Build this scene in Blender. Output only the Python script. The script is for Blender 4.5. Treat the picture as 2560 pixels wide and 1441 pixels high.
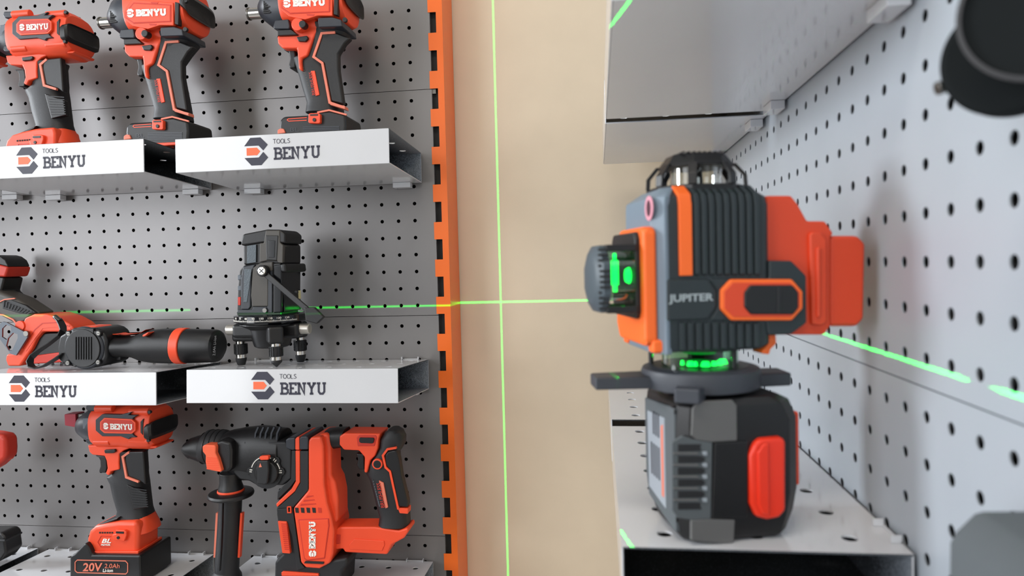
import bpy, math, random
from mathutils import Vector, Matrix
random.seed(7)
S = bpy.context.scene
COL = S.collection
for o in list(bpy.data.objects): bpy.data.objects.remove(o)

# ------------------------------------------------------------------ camera
CP = Vector((0.2665004, -0.9786065, -0.3728123))          # camera position
RX = Vector((0.9916991, 0.1259641, -0.0258060))           # right
FY = Vector((-0.1268345, 0.9912904, -0.0354460))          # forward
UZ = Vector((0.0211163, 0.0384249, 0.9990384))            # up
FPX = 1700.5556
cam_data = bpy.data.cameras.new('camera')
cam = bpy.data.objects.new('camera', cam_data); COL.objects.link(cam)
m3 = Matrix((RX, UZ, -FY)).transposed()
cam.matrix_world = Matrix.Translation(CP) @ m3.to_4x4()
cam_data.sensor_width = 36.0
cam_data.lens = FPX / 2560 * 36.0
cam_data.clip_start = 0.01
cam_data.dof.use_dof = True
cam_data.dof.focus_distance = 1.02
cam_data.dof.aperture_fstop = 8.0
S.camera = cam

# ------------------------------------------------------------------ light and exposure
S.view_settings.view_transform = 'Standard'
S.view_settings.look = 'None'
S.view_settings.exposure = 0.0
S.view_settings.gamma = 1.0
S.view_settings.use_curve_mapping = False
world = bpy.data.worlds.new('world'); S.world = world; world.use_nodes = True
wn = world.node_tree.nodes; wl = world.node_tree.links
wb = wn['Background']
tc = wn.new('ShaderNodeTexCoord'); sp = wn.new('ShaderNodeSeparateXYZ'); mr = wn.new('ShaderNodeMapRange')
cr = wn.new('ShaderNodeValToRGB')
wl.new(tc.outputs['Generated'], sp.inputs[0]); wl.new(sp.outputs['Z'], mr.inputs['Value'])
mr.inputs['From Min'].default_value = -1; mr.inputs['From Max'].default_value = 1
wl.new(mr.outputs[0], cr.inputs[0]); wl.new(cr.outputs[0], wb.inputs[0])
cr.color_ramp.elements[0].color = (1.9, 1.88, 1.86, 1)
cr.color_ramp.elements[1].color = (0.50, 0.52, 0.56, 1)
yr = wn.new('ShaderNodeMapRange'); wl.new(sp.outputs['Y'], yr.inputs['Value'])      # the room behind the photographer is darker
yr.inputs['From Min'].default_value = -1; yr.inputs['From Max'].default_value = 0.1; yr.inputs['To Min'].default_value = 0.12; yr.inputs['To Max'].default_value = 0.52
wl.new(yr.outputs[0], wb.inputs[1])

def area(name, loc, target, sx, sy, power, col):
    d = bpy.data.lights.new(name, 'AREA'); d.shape = 'RECTANGLE'; d.size = sx; d.size_y = sy
    d.energy = power; d.color = col
    o = bpy.data.objects.new(name, d); COL.objects.link(o)
    o.location = loc
    o.rotation_euler = (Vector(target) - Vector(loc)).to_track_quat('-Z', 'Y').to_euler()
    return o
area('window_daylight', (-2.1, -2.4, 0.10), (0.0, -0.1, -0.4), 1.4, 1.8, 50, (0.93, 0.96, 1.0))
area('side_window_daylight', (-2.5, -0.42, 0.18), (0.4, -0.55, -0.42), 0.55, 0.7, 56, (0.90, 0.95, 1.0))
area('rear_fill', (-0.1, -3.4, 0.4), (0.1, 0.0, -0.4), 0.9, 1.3, 12, (1.0, 0.95, 0.88))  # added warm fill from behind the camera, no known window there
area('ceiling_lamp', (-0.2, -1.5, 1.5), (0.0, -0.4, -0.4), 1.2, 0.4, 20, (1.0, 0.93, 0.82))

# ------------------------------------------------------------------ frames
A0 = Vector((0.328, -0.548, -0.530))                       # foot of the laser level on the right
LU = Vector((0.9695, 0.2452, 0)); LV = Vector((-0.2452, 0.9695, 0)); LW3 = Vector((0, 0, 1))
def ray(q): return RX * ((q[0] - 1280) / FPX) + FY - UZ * ((q[1] - 720.5) / FPX)
def AX(q, ax, val):
    d = ray(q); return CP + d * ((val - CP[ax]) / d[ax])
def AY(q, y): return AX(q, 1, y)
def LP(u, v, w): return A0 + (LU * u + LV * v + LW3 * w) * 0.001
def JP(q, v):                                              # plane v (mm) of the level's own frame -> (u, w)
    d = ray(q); n = LV; t = ((A0 + n * (v * .001) - CP).dot(n)) / d.dot(n)
    p = CP + d * t - A0; return (p.dot(LU) * 1000, p.z * 1000)
def JU(q, u):
    d = ray(q); n = LU; t = ((A0 + n * (u * .001) - CP).dot(n)) / d.dot(n)
    p = CP + d * t - A0; return (p.dot(LV) * 1000, p.z * 1000)
def zf(ox, oy, s): return lambda x, y: (ox + x / s, oy + y / s)

# ------------------------------------------------------------------ materials
MATS = {}
def srgb(c):
    return tuple(((v / 255) / 12.92 if v / 255 <= 0.04045 else ((v / 255 + 0.055) / 1.055) ** 2.4) for v in c) + (1,)
def mat(name, col, rough=0.5, metal=0.0, bump=0.0, bscale=400, var=0.03, spec=0.5, emit=None, es=0, coat=0):
    m = bpy.data.materials.new(name); m.use_nodes = True; n = m.node_tree.nodes; l = m.node_tree.links
    b = n['Principled BSDF']
    c = srgb(col)
    b.inputs['Roughness'].default_value = rough; b.inputs['Metallic'].default_value = metal
    b.inputs['Specular IOR Level'].default_value = spec
    b.inputs['Coat Weight'].default_value = coat
    t = n.new('ShaderNodeTexCoord'); nz = n.new('ShaderNodeTexNoise'); nz.inputs['Scale'].default_value = 18
    nz.inputs['Detail'].default_value = 3
    l.new(t.outputs['Object'], nz.inputs['Vector'])
    r = n.new('ShaderNodeValToRGB')
    r.color_ramp.elements[0].position = 0.3; r.color_ramp.elements[1].position = 0.7
    r.color_ramp.elements[0].color = tuple(v * (1 - var) for v in c[:3]) + (1,)
    r.color_ramp.elements[1].color = tuple(min(1, v * (1 + var)) for v in c[:3]) + (1,)
    l.new(nz.outputs['Fac'], r.inputs['Fac']); l.new(r.outputs['Color'], b.inputs['Base Color'])
    if bump:
        n2 = n.new('ShaderNodeTexNoise'); n2.inputs['Scale'].default_value = bscale; n2.inputs['Detail'].default_value = 2
        bp = n.new('ShaderNodeBump'); bp.inputs['Strength'].default_value = bump; bp.inputs['Distance'].default_value = 0.0004
        l.new(t.outputs['Object'], n2.inputs['Vector']); l.new(n2.outputs['Fac'], bp.inputs['Height']); l.new(bp.outputs[0], b.inputs['Normal'])
    if emit:
        b.inputs['Emission Color'].default_value = srgb(emit); b.inputs['Emission Strength'].default_value = es
    MATS[name] = m; return m
mat('board', (127, 125, 125), 0.34, 0.30, 0.04, 900, 0.02)
mat('board_right_lit', (172, 180, 188), 0.40, 0.1, 0.04, 900, 0.02)  # grey panel colour raised and blued to hold the light from the left
mat('cavity_shade', (30, 28, 28), 0.8)  # flat dark colour standing in for shade inside holes and slots
mat('post', (240, 110, 34), 0.33, 0.0, 0.05, 500, 0.02)
mat('paint', (214, 199, 176), 0.85, 0, 0.25, 160, 0.02)
mat('shelf', (204, 206, 210), 0.10, 0.0, 0.03, 500, 0.01, coat=0.1)
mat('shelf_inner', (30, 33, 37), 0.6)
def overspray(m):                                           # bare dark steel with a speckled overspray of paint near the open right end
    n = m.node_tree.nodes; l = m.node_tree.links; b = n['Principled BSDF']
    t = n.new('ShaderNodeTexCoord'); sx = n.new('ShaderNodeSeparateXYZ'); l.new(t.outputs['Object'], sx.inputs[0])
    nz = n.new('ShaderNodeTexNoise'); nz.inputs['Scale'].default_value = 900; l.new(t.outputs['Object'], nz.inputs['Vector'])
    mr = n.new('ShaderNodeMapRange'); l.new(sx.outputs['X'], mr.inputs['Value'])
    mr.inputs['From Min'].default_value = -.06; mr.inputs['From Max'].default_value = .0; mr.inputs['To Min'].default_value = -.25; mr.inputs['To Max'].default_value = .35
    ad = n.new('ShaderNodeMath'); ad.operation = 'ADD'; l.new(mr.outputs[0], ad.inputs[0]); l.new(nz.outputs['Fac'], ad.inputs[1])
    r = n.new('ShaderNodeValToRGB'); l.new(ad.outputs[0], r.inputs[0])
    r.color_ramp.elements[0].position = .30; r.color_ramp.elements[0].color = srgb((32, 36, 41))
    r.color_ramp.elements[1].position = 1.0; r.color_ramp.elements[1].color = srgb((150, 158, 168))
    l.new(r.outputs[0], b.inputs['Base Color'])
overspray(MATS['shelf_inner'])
mat('red', (237, 78, 42), 0.42, 0, 0.15, 1500, 0.03)
mat('red_dark', (196, 48, 28), 0.5, 0, 0.15, 1500, 0.03)
mat('black', (17, 17, 19), 0.42, 0, 0.25, 1500, 0.05)
mat('rubber', (27, 28, 31), 0.55, 0, 0.35, 1500, 0.05)
mat('grey', (92, 100, 110), 0.5, 0, 0.2, 1500, 0.04)
mat('gun', (44, 48, 56), 0.40, 0, 0.2, 1500, 0.04)
mat('taupe', (72, 69, 65), 0.5, 0, 0.2, 1500, 0.03)
mat('slate', (36, 46, 50), 0.55, 0, 0.2, 1200, 0.03)
mat('slate_light', (112, 128, 142), 0.5, 0, 0.1, 1200, 0.02)
mat('laser_orange', (250, 108, 34), 0.45, 0, 0.08, 900, 0.02)
mat('pack_red', (220, 70, 34), 0.45, 0, 0.08, 900, 0.02)
mat('ink', (38, 38, 56), 0.5)
mat('ink_orange', (240, 104, 58), 0.5)
mat('white_print', (240, 238, 232), 0.5)
mat('salmon', (220, 120, 96), 0.5)
mat('silver_print', (170, 180, 184), 0.4, 0.2)
mat('chrome', (215, 212, 205), 0.14, 1.0)
mat('knurl', (200, 196, 188), 0.35, 0.8)
mat('steel', (120, 118, 114), 0.35, 1.0)
mat('hook', (96, 102, 110), 0.45, 0.6)
mat('protector', (150, 26, 46), 0.4)
mat('screen', (16, 18, 22), 0.12)
mat('sticker', (214, 200, 150), 0.6)
mat('pink', (216, 150, 166), 0.6)
mat('plum', (74, 36, 50), 0.6)
mat('base_grey', (56, 60, 68), 0.5, 0, 0.15, 900, 0.03)
mat('battery_grey', (96, 96, 96), 0.5, 0, 0.1, 900, 0.03)
mat('button_red', (238, 52, 24), 0.35)
mat('label_grey', (150, 158, 166), 0.5)
mat('near_black', (26, 29, 30), 0.9, 0, 0.1, 300, 0.05, spec=0.1)
mat('rim_grey', (58, 58, 60), 0.8)
mat('near_grey', (84, 90, 94), 0.8, 0, 0.1, 300, 0.05)
mat('cap_slate', (70, 82, 90), 0.5, 0, 0.15, 1200, 0.03)
mat('texture', (80, 89, 96), 0.4, 0.2, 0.8, 900)
mat('red_light', (240, 100, 62), 0.42, 0, 0.15, 1500, 0.03)
mat('green_dim', (8, 90, 40), 0.4, emit=(8, 200, 70), es=0.35)
mat('green_glow', (20, 200, 70), 0.4, emit=(10, 255, 90), es=3.0)
def glass(name, tint, fac):
    m = bpy.data.materials.new(name); m.use_nodes = True; n = m.node_tree.nodes; l = m.node_tree.links
    n.remove(n['Principled BSDF']); out = n['Material Output']
    a = n.new('ShaderNodeBsdfTransparent'); g = n.new('ShaderNodeBsdfGlossy'); mx = n.new('ShaderNodeMixShader')
    lw = n.new('ShaderNodeLayerWeight'); lw.inputs[0].default_value = fac
    a.inputs[0].default_value = tint; g.inputs['Roughness'].default_value = 0.03
    l.new(lw.outputs['Facing'], mx.inputs[0]); l.new(a.outputs[0], mx.inputs[1]); l.new(g.outputs[0], mx.inputs[2]); l.new(mx.outputs[0], out.inputs[0])
    MATS[name] = m
glass('clear', (0.92, 0.95, 0.94, 1), 0.25)
glass('green_glass', (0.50, 0.80, 0.60, 1), 0.25)

# ------------------------------------------------------------------ object helpers
ORG = {}                                                    # world origin of each object
def tag(o, label=None, cat=None, group=None, kind=None):
    if label: o['label'] = label
    if cat: o['category'] = cat
    if group: o['group'] = group
    if kind: o['kind'] = kind
    return o
def thing(name, loc, label, cat, group=None):
    o = bpy.data.objects.new(name, None); o.empty_display_size = 0.02; COL.objects.link(o); o.location = loc
    ORG[o] = Vector(loc); return tag(o, label, cat, group)
def mk(name, verts, faces, m, parent=None, bevel=0, seg=2, sharp=35, ang=30):
    verts = [Vector(v) for v in verts]
    if parent is None:
        xs = [v.x for v in verts]; ys = [v.y for v in verts]; zs = [v.z for v in verts]
        org = Vector(((min(xs) + max(xs)) / 2, (min(ys) + max(ys)) / 2, min(zs)))
    else: org = ORG[parent]
    me = bpy.data.meshes.new(name)
    me.from_pydata([v - org for v in verts], [], faces); me.validate()
    import bmesh
    bm = bmesh.new(); bm.from_mesh(me); bmesh.ops.recalc_face_normals(bm, faces=bm.faces); bm.to_mesh(me); bm.free()
    me.materials.append(MATS[m])
    for p in me.polygons: p.use_smooth = True
    me.set_sharp_from_angle(angle=math.radians(sharp))
    o = bpy.data.objects.new(name, me); COL.objects.link(o)
    if parent is None: o.location = org
    else: o.parent = parent
    ORG[o] = org
    if bevel:
        b = o.modifiers.new('bevel', 'BEVEL'); b.width = bevel; b.segments = seg; b.limit_method = 'ANGLE'
        b.angle_limit = math.radians(ang); b.harden_normals = True
    return o
class MB:
    def __init__(s): s.v = []; s.f = []
    def add(s, v, f):
        n = len(s.v); s.v += [Vector(a) for a in v]; s.f += [[i + n for i in q] for q in f]; return s
    def prism(s, pts, off):
        n = len(pts); off = Vector(off)
        v = [Vector(p) for p in pts] + [Vector(p) + off for p in pts]
        f = [list(range(n)), list(range(2 * n - 1, n - 1, -1))] + [[i, (i + 1) % n, (i + 1) % n + n, i + n] for i in range(n)]
        return s.add(v, f)
    def box(s, a, b):
        (x0, y0, z0), (x1, y1, z1) = a, b
        return s.prism([(x0, y0, z0), (x1, y0, z0), (x1, y0, z1), (x0, y0, z1)], (0, y1 - y0, 0))
    def obox(s, a, b):                                     # box in the level's own frame, mm
        (x0, y0, z0), (x1, y1, z1) = a, b
        return s.prism([LP(x0, y0, z0), LP(x1, y0, z0), LP(x1, y0, z1), LP(x0, y0, z1)], LV * ((y1 - y0) * .001))
    def tube(s, a, b, r0, r1=None, n=20, cap=True):
        a = Vector(a); b = Vector(b); r1 = r0 if r1 is None else r1
        d = (b - a).normalized(); x = d.orthogonal().normalized(); y = d.cross(x)
        v = [a + (x * math.cos(t) + y * math.sin(t)) * r0 for t in [2 * math.pi * i / n for i in range(n)]]
        v += [b + (x * math.cos(t) + y * math.sin(t)) * r1 for t in [2 * math.pi * i / n for i in range(n)]]
        f = [[i, (i + 1) % n, (i + 1) % n + n, i + n] for i in range(n)]
        if cap: f += [list(range(n)), list(range(2 * n - 1, n - 1, -1))]
        return s.add(v, f)
    def rings(s, rings, cap=True):
        n = len(rings[0]); v = [p for r in rings for p in r]; f = []
        for k in range(len(rings) - 1):
            f += [[k * n + i, k * n + (i + 1) % n, (k + 1) * n + (i + 1) % n, (k + 1) * n + i] for i in range(n)]
        if cap: f += [list(range(n)), list(range(len(v) - 1, len(v) - n - 1, -1))]
        return s.add(v, f)
    def lathe(s, a, d, prof, n=32, x=None):                # prof: (distance along d, radius)
        a = Vector(a); d = Vector(d).normalized(); x = (Vector(x) if x else d.orthogonal()).normalized(); y = d.cross(x)
        return s.rings([[a + d * t + (x * math.cos(2 * math.pi * i / n) + y * math.sin(2 * math.pi * i / n)) * max(r, 1e-5) for i in range(n)] for t, r in prof])
    def path(s, pts, w, nrm, h):                           # flat ribbon of width w, thickness h along nrm
        nrm = Vector(nrm).normalized(); pts = [Vector(p) for p in pts]; L = []; R = []
        for i, p in enumerate(pts):
            a = pts[i] - pts[i - 1] if i else pts[1] - pts[0]
            b = pts[i + 1] - pts[i] if i < len(pts) - 1 else a
            t = (a.normalized() + b.normalized()).normalized(); sd = t.cross(nrm).normalized()
            k = max(0.5, sd.dot(a.normalized().cross(nrm)))
            L.append(p + sd * w / 2 / k); R.append(p - sd * w / 2 / k)
        for i in range(len(pts) - 1): s.prism([L[i], L[i + 1], R[i + 1], R[i]], -nrm * h)
        return s
    def rod(s, pts, r, n=10):
        pts = [Vector(p) for p in pts]; rg = []; x = None
        for i, p in enumerate(pts):
            a = pts[min(i + 1, len(pts) - 1)] - pts[max(i - 1, 0)]; a.normalize()
            x = (x - a * x.dot(a)).normalized() if x else a.orthogonal().normalized(); y = a.cross(x)
            rg.append([p + (x * math.cos(2 * math.pi * k / n) + y * math.sin(2 * math.pi * k / n)) * r for k in range(n)])
        return s.rings(rg)
    def build(s, name, m, parent=None, bevel=0, **k): return mk(name, s.v, s.f, m, parent, bevel, **k)

YN = Vector((0, -1, 0))
def slab(name, pts, z, yf, yb, m, parent, bevel=.001, **k):
    return MB().prism([AY(z(*p), yf) for p in pts], (0, yb - yf, 0)).build(name, m, parent, bevel, **k)
def loft(name, secs, z, yc, dep, m, parent, n=2.4, seg=28, bevel=0.0015, **k):
    rg = []
    for sc in secs:
        a = AY(z(*sc[0]), yc); b = AY(z(*sc[1]), yc); c = (a + b) / 2; h = (a - b) / 2
        dd = dep * (sc[2] if len(sc) > 2 else 1) / 2; r = []
        for i in range(seg):
            t = 2 * math.pi * i / seg; cx = math.cos(t); sy = math.sin(t)
            r.append(c + h * math.copysign(abs(cx) ** (2 / n), cx) + Vector((0, -dd, 0)) * math.copysign(abs(sy) ** (2 / n), sy))
        rg.append(r)
    return MB().rings(rg).build(name, m, parent, bevel, ang=50, **k)
def stripe(name, pts, z, yf, w, m, parent, h=.0012):
    return MB().path([AY(z(*p), yf) for p in pts], w, YN, h).build(name, m, parent)
def disc(name, c, z, yf, r, h, m, parent, bevel=.0004, n=24):
    p = AY(z(*c), yf); return MB().tube(p, p + Vector((0, h, 0)), r, n=n).build(name, m, parent, bevel)

def plate(name, outer, holes, z, yf, th, m, parent, bevel=0.0004):
    c = bpy.data.curves.new('t', 'CURVE'); c.dimensions = '2D'; c.fill_mode = 'BOTH'; c.extrude = th / 2
    for lp in [outer] + holes:
        sp_ = c.splines.new('POLY'); sp_.points.add(len(lp) - 1); sp_.use_cyclic_u = True
        for i, q in enumerate(lp):
            w = AY(z(*q), yf); sp_.points[i].co = (w.x, w.z, 0, 1)
    ob = bpy.data.objects.new('t', c); COL.objects.link(ob)
    me = bpy.data.meshes.new_from_object(ob.evaluated_get(bpy.context.evaluated_depsgraph_get()))
    V = [Vector((v.co.x, yf + th / 2 + v.co.z, v.co.y)) for v in me.vertices]; F = [list(p.vertices) for p in me.polygons]
    bpy.data.objects.remove(ob); bpy.data.curves.remove(c); bpy.data.meshes.remove(me)
    return mk(name, V, F, m, parent)

# lettering -----------------------------------------------------------------
G = {'B': ([[(.22, 0), (.22, 1)], [(0, 1), (.6, 1), (.8, .86), (.8, .66), (.62, .53), (.22, .53)], [(.6, .53), (.88, .38), (.88, .14), (.7, 0), (0, 0)]], .98),
     'E': ([[(.22, 0), (.22, 1)], [(0, 1), (.78, 1), (.78, .78)], [(.22, .52), (.58, .52)], [(0, 0), (.8, 0), (.8, .24)]], .93),
     'N': ([[(0, 1), (.26, 1), (.8, 0), (.8, 1)], [(.2, 1), (.2, 0)], [(0, 0), (.4, 0)], [(.6, 1), (1, 1)]], 1.12),
     'Y': ([[(0, 1), (.38, 1)], [(.62, 1), (1, 1)], [(.18, 1), (.5, .5), (.5, 0)], [(.82, 1), (.5, .5)], [(.3, 0), (.7, 0)]], 1.1),
     'U': ([[(0, 1), (.38, 1)], [(.62, 1), (1, 1)], [(.2, 1), (.2, .2), (.36, 0), (.66, 0), (.82, .2), (.82, 1)]], 1.0),
     'T': ([[(0, 1), (.7, 1)], [(.35, 1), (.35, 0)]], .82),
     'O': ([[(.4 + .38 * math.cos(a), .5 + .5 * math.sin(a)) for a in [i * math.pi / 8 for i in range(17)]]], .92),
     'L': ([[(0, 1), (0, 0), (.5, 0)]], .66),
     'S': ([[(.55, .92), (.35, 1), (.12, .92), (.06, .76), (.2, .58), (.42, .46), (.55, .28), (.46, .08), (.22, 0), (0, .1)]], .6)}
def strokes(word, o, r, u, w, h, t, nrm, thick):
    tot = sum(G[c][1] for c in word) - (G[word[-1]][1] - 1 if G[word[-1]][1] > 1 else 0)
    mb = MB(); x = 0; o = Vector(o); r = Vector(r); u = Vector(u)
    for c in word:
        for st in G[c][0]:
            mb.path([o + r * ((x + a) / tot * w) + u * (t / 2 + b * (h - t)) for a, b in st], t, nrm, thick)
        x += G[c][1]
    return mb
def logo(o, r, u, w, h, nrm, thick):
    o = Vector(o); r = Vector(r); u = Vector(u)
    f = lambda P: [o + r * ((x - 745) / 232 * w) + u * ((457 - y) / 257 * h) for x, y in P]
    d = MB(); off = -Vector(nrm).normalized() * thick
    d.prism(f([(745, 275), (805, 200), (905, 200), (975, 270), (930, 322), (885, 275)]), off)
    d.prism(f([(745, 385), (885, 385), (930, 335), (977, 388), (910, 457), (812, 457)]), off)
    e = MB().prism(f([(767, 293), (868, 293), (900, 328), (870, 363), (767, 363)]), off)
    return d, e
def text(body, o, r, u, w, h, nrm, m, parent, name='lettering', thick=.0003, bold=0.0, shear=0.0):
    c = bpy.data.curves.new('t', 'FONT'); c.body = body; c.offset = bold; c.resolution_u = 3; c.shear = shear
    ob = bpy.data.objects.new('t', c); COL.objects.link(ob)
    me = bpy.data.meshes.new_from_object(ob.evaluated_get(bpy.context.evaluated_depsgraph_get()))
    vs = [v.co.copy() for v in me.vertices]; fs = [list(p.vertices) for p in me.polygons]
    bpy.data.objects.remove(ob); bpy.data.curves.remove(c); bpy.data.meshes.remove(me)
    x0 = min(v.x for v in vs); x1 = max(v.x for v in vs); y0 = min(v.y for v in vs); y1 = max(v.y for v in vs)
    r = Vector(r); u = Vector(u); nrm = Vector(nrm).normalized()
    W = [Vector(o) + r * ((v.x - x0) / (x1 - x0) * w) + u * ((v.y - y0) / (y1 - y0) * h) for v in vs]
    n = len(W); V = W + [p - nrm * thick for p in W]; F = list(fs)
    ec = {}
    for f in fs:
        for i in range(len(f)):
            e = (f[i], f[(i + 1) % len(f)]); ec[tuple(sorted(e))] = ec.get(tuple(sorted(e)), []) + [e]
    for k, l in ec.items():
        if len(l) == 1: a, b = l[0]; F.append([b, a, a + n, b + n])
    return mk(name, V, F, m, parent)
def textpx(body, z, a, b, yf, m, parent, **k):             # text box from lower-left a to lower-right b, given height point
    pass

# ------------------------------------------------------------------ setting
def wall(name, pts, off, m='paint'):
    o = MB().prism(pts, off).build(name, m); tag(o, kind='structure'); return o
w1 = wall('wall_back', [(-1.6, .065, -1.5), (.52, .065, -1.5), (.52, .065, .8), (-1.6, .065, .8)], (0, .1, 0))
w2 = wall('wall_right', [(.50, .165, -1.5), (.50, -2.2, -1.5), (.50, -2.2, .8), (.50, .165, .8)], (.1, 0, 0))

P = 0.025; HR = 0.0027
def perforated(mb, o, ax, ay, nx, ny, px, py, r, nrm, th, seg=20, skip=None):
    """grid of square cells with a round hole each; o = centre of the first hole"""
    o = Vector(o); ax = Vector(ax); ay = Vector(ay); nrm = Vector(nrm)
    v = []; f = []
    dirs = [(math.cos(2 * math.pi * (i + .5) / seg), math.sin(2 * math.pi * (i + .5) / seg)) for i in range(seg)]
    sq = []
    for c, s_ in dirs:
        k = max(abs(c), abs(s_)); sq.append((c / k * .5, s_ / k * .5))
    # move the points nearest the corners onto the corners
    for cx, cy in ((.5, .5), (-.5, .5), (-.5, -.5), (.5, -.5)):
        i = min(range(seg), key=lambda k: (sq[k][0] - cx) ** 2 + (sq[k][1] - cy) ** 2); sq[i] = (cx, cy)
    for a in range(nx):
        for b in range(ny):
            c = o + ax * (a * px) + ay * (b * py); n = len(v)
            v += [c + ax * (x * px) + ay * (y * py) for x, y in sq]
            v += [c + ax * (x * r) + ay * (y * r) for x, y in dirs]
            v += [c + ax * (x * r) + ay * (y * r) - nrm * th for x, y in dirs]
            for i in range(seg):
                j = (i + 1) % seg
                f.append([n + i, n + j, n + seg + j, n + seg + i]); f.append([n + seg + i, n + seg + j, n + 2 * seg + j, n + 2 * seg + i])
    mb.add(v, f)
SG = 0.00543
def zrow(r): return -(r * P) - SG * ((r >= 5) + (r >= 18) + (r >= 31)) + (SG if r < -8 else 0)
def panel(label, left, ax, nx, r0, rows, nrm, m, dz=0.0, m2=.0065, group=None, hr=HR):
    """left = plan position of the first hole column; ax = plan direction of the columns"""
    mb = MB(); ax = Vector(ax); nrm = Vector(nrm); z0 = zrow(r0) + dz; th = .0008
    left = Vector(left)
    perforated(mb, left + Vector((0, 0, z0)), ax, (0, 0, -1), nx, rows, P, P, hr, nrm, th)
    top = z0 + P / 2; bot = z0 - (rows - .5) * P
    mg = SG / 2 - .0004
    a = left - ax * P / 2; b = left + ax * ((nx - .5) * P)
    def quad(p, q, zt, zb): mb.add([p + Vector((0, 0, zt)), q + Vector((0, 0, zt)), q + Vector((0, 0, zb)), p + Vector((0, 0, zb))], [[0, 1, 2, 3]])
    a2 = a - ax * m2; b2 = b + ax * m2
    quad(a2, b2, top + mg, top); quad(a2, b2, bot, bot - mg); quad(a2, a, top, bot); quad(b, b2, top, bot)
    bk = -nrm * .012
    for p, q in ((a2, a2 + bk), (b2, b2 + bk)): quad(p, q, top + mg, bot - mg)
    for zz in (top + mg, bot - mg): mb.add([a2 + Vector((0, 0, zz)), b2 + Vector((0, 0, zz)), b2 + bk + Vector((0, 0, zz)), a2 + bk + Vector((0, 0, zz))], [[0, 1, 2, 3]])
    me = mk('pegboard_panel', mb.v, mb.f, m)
    tag(me, label, 'pegboard', group)
    q = MB().prism([a2 + bk + Vector((0, 0, top)), b2 + bk + Vector((0, 0, top)), b2 + bk + Vector((0, 0, bot)), a2 + bk + Vector((0, 0, bot))], -nrm * .001)
    q.build('hole_shade_sheet', 'cavity_shade', me)  # added dark sheet that paints the shade behind the holes
    return me
GP = 'grey perforated steel panels'
XL = -35 * P
for r0, lb in ((-8, 'topmost grey perforated panel behind the upper impact wrenches'), (5, 'grey perforated panel behind the black rotary laser, second from the top'),
               (18, 'grey perforated panel behind the rotary hammer, third from the top'), (31, 'bottom grey perforated panel behind the batteries, lowest on the left')):
    panel(lb, (XL, 0, 0), (1, 0, 0), 36, r0, 13, (0, -1, 0), 'board', m2=.0185, group=GP)
XR = 0.4334; YR = -0.67956; ZR = -0.35235
def rz(j): return ZR - j * P - (SG if j >= 4 else 0)
for j0, lb in ((-9, 'grey perforated panel, coloured as blue-lit, behind the orange laser level, above the seam'), (4, 'grey perforated panel, coloured as blue-lit, on the right, below the seam and behind the battery base'),
               (-22, 'grey perforated panel, coloured as blue-lit, above the upper right shelf')):
    z = rz(j0) + (SG if j0 < -9 else 0)
    panel(lb, (XR, YR - 20 * P, 0), (0, 1, 0), 49, 0, 13, (-1, 0, 0), 'board_right_lit', dz=z, m2=.001, hr=.0033, group='blueish grey perforated panels on the right')

# the orange slotted post beside the left panels
pt = thing('slotted_post', (.045, 0.02, -1.2), 'orange slotted steel post at the right edge of the left pegboard', 'post')
PX0, PX1 = .0325, .0498
mb = MB(); pitch = .0299 * 1.0; sh = .0295
zt = .30; k = 0
zs0 = -0.0200                                               # centre height of one slot
zs = [zs0 - i * .0548 for i in range(-6, 21)]
PXS = PX0 + .0065                                           # slot right edge
mb.add([(PXS + .0015, -.001, .33), (PX1, -.001, .33), (PX1, -.001, -1.2), (PXS + .0015, -.001, -1.2)], [[0, 1, 2, 3]])
prev = .33
for zc in zs:
    mb.add([(PX0 - .004, -.001, prev), (PXS + .0015, -.001, prev), (PXS + .0015, -.001, zc + sh / 2), (PX0 - .004, -.001, zc + sh / 2)], [[0, 1, 2, 3]])
    prev = zc - sh / 2
mb.add([(PX1, -.001, .33), (PX1 + .001, .064, .33), (PX1 + .001, .064, -1.2), (PX1, -.001, -1.2)], [[0, 1, 2, 3]])
po = mb.build('slotted_face', 'post', pt)
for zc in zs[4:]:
    MB().prism([(PX0 - .003, .006, zc - .0165), (PXS + .004, .006, zc - .0165), (PXS + .004, .006, zc + .0165), (PX0 - .003, .006, zc + .0165)], (0, .002, 0)).build('slot_shadow', 'cavity_shade', pt)
MB().box((PX0 - .002, .002, -.1215), (PX0 + .004, .006, -.1135)).build('bracket_hook', 'steel', pt)

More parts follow.
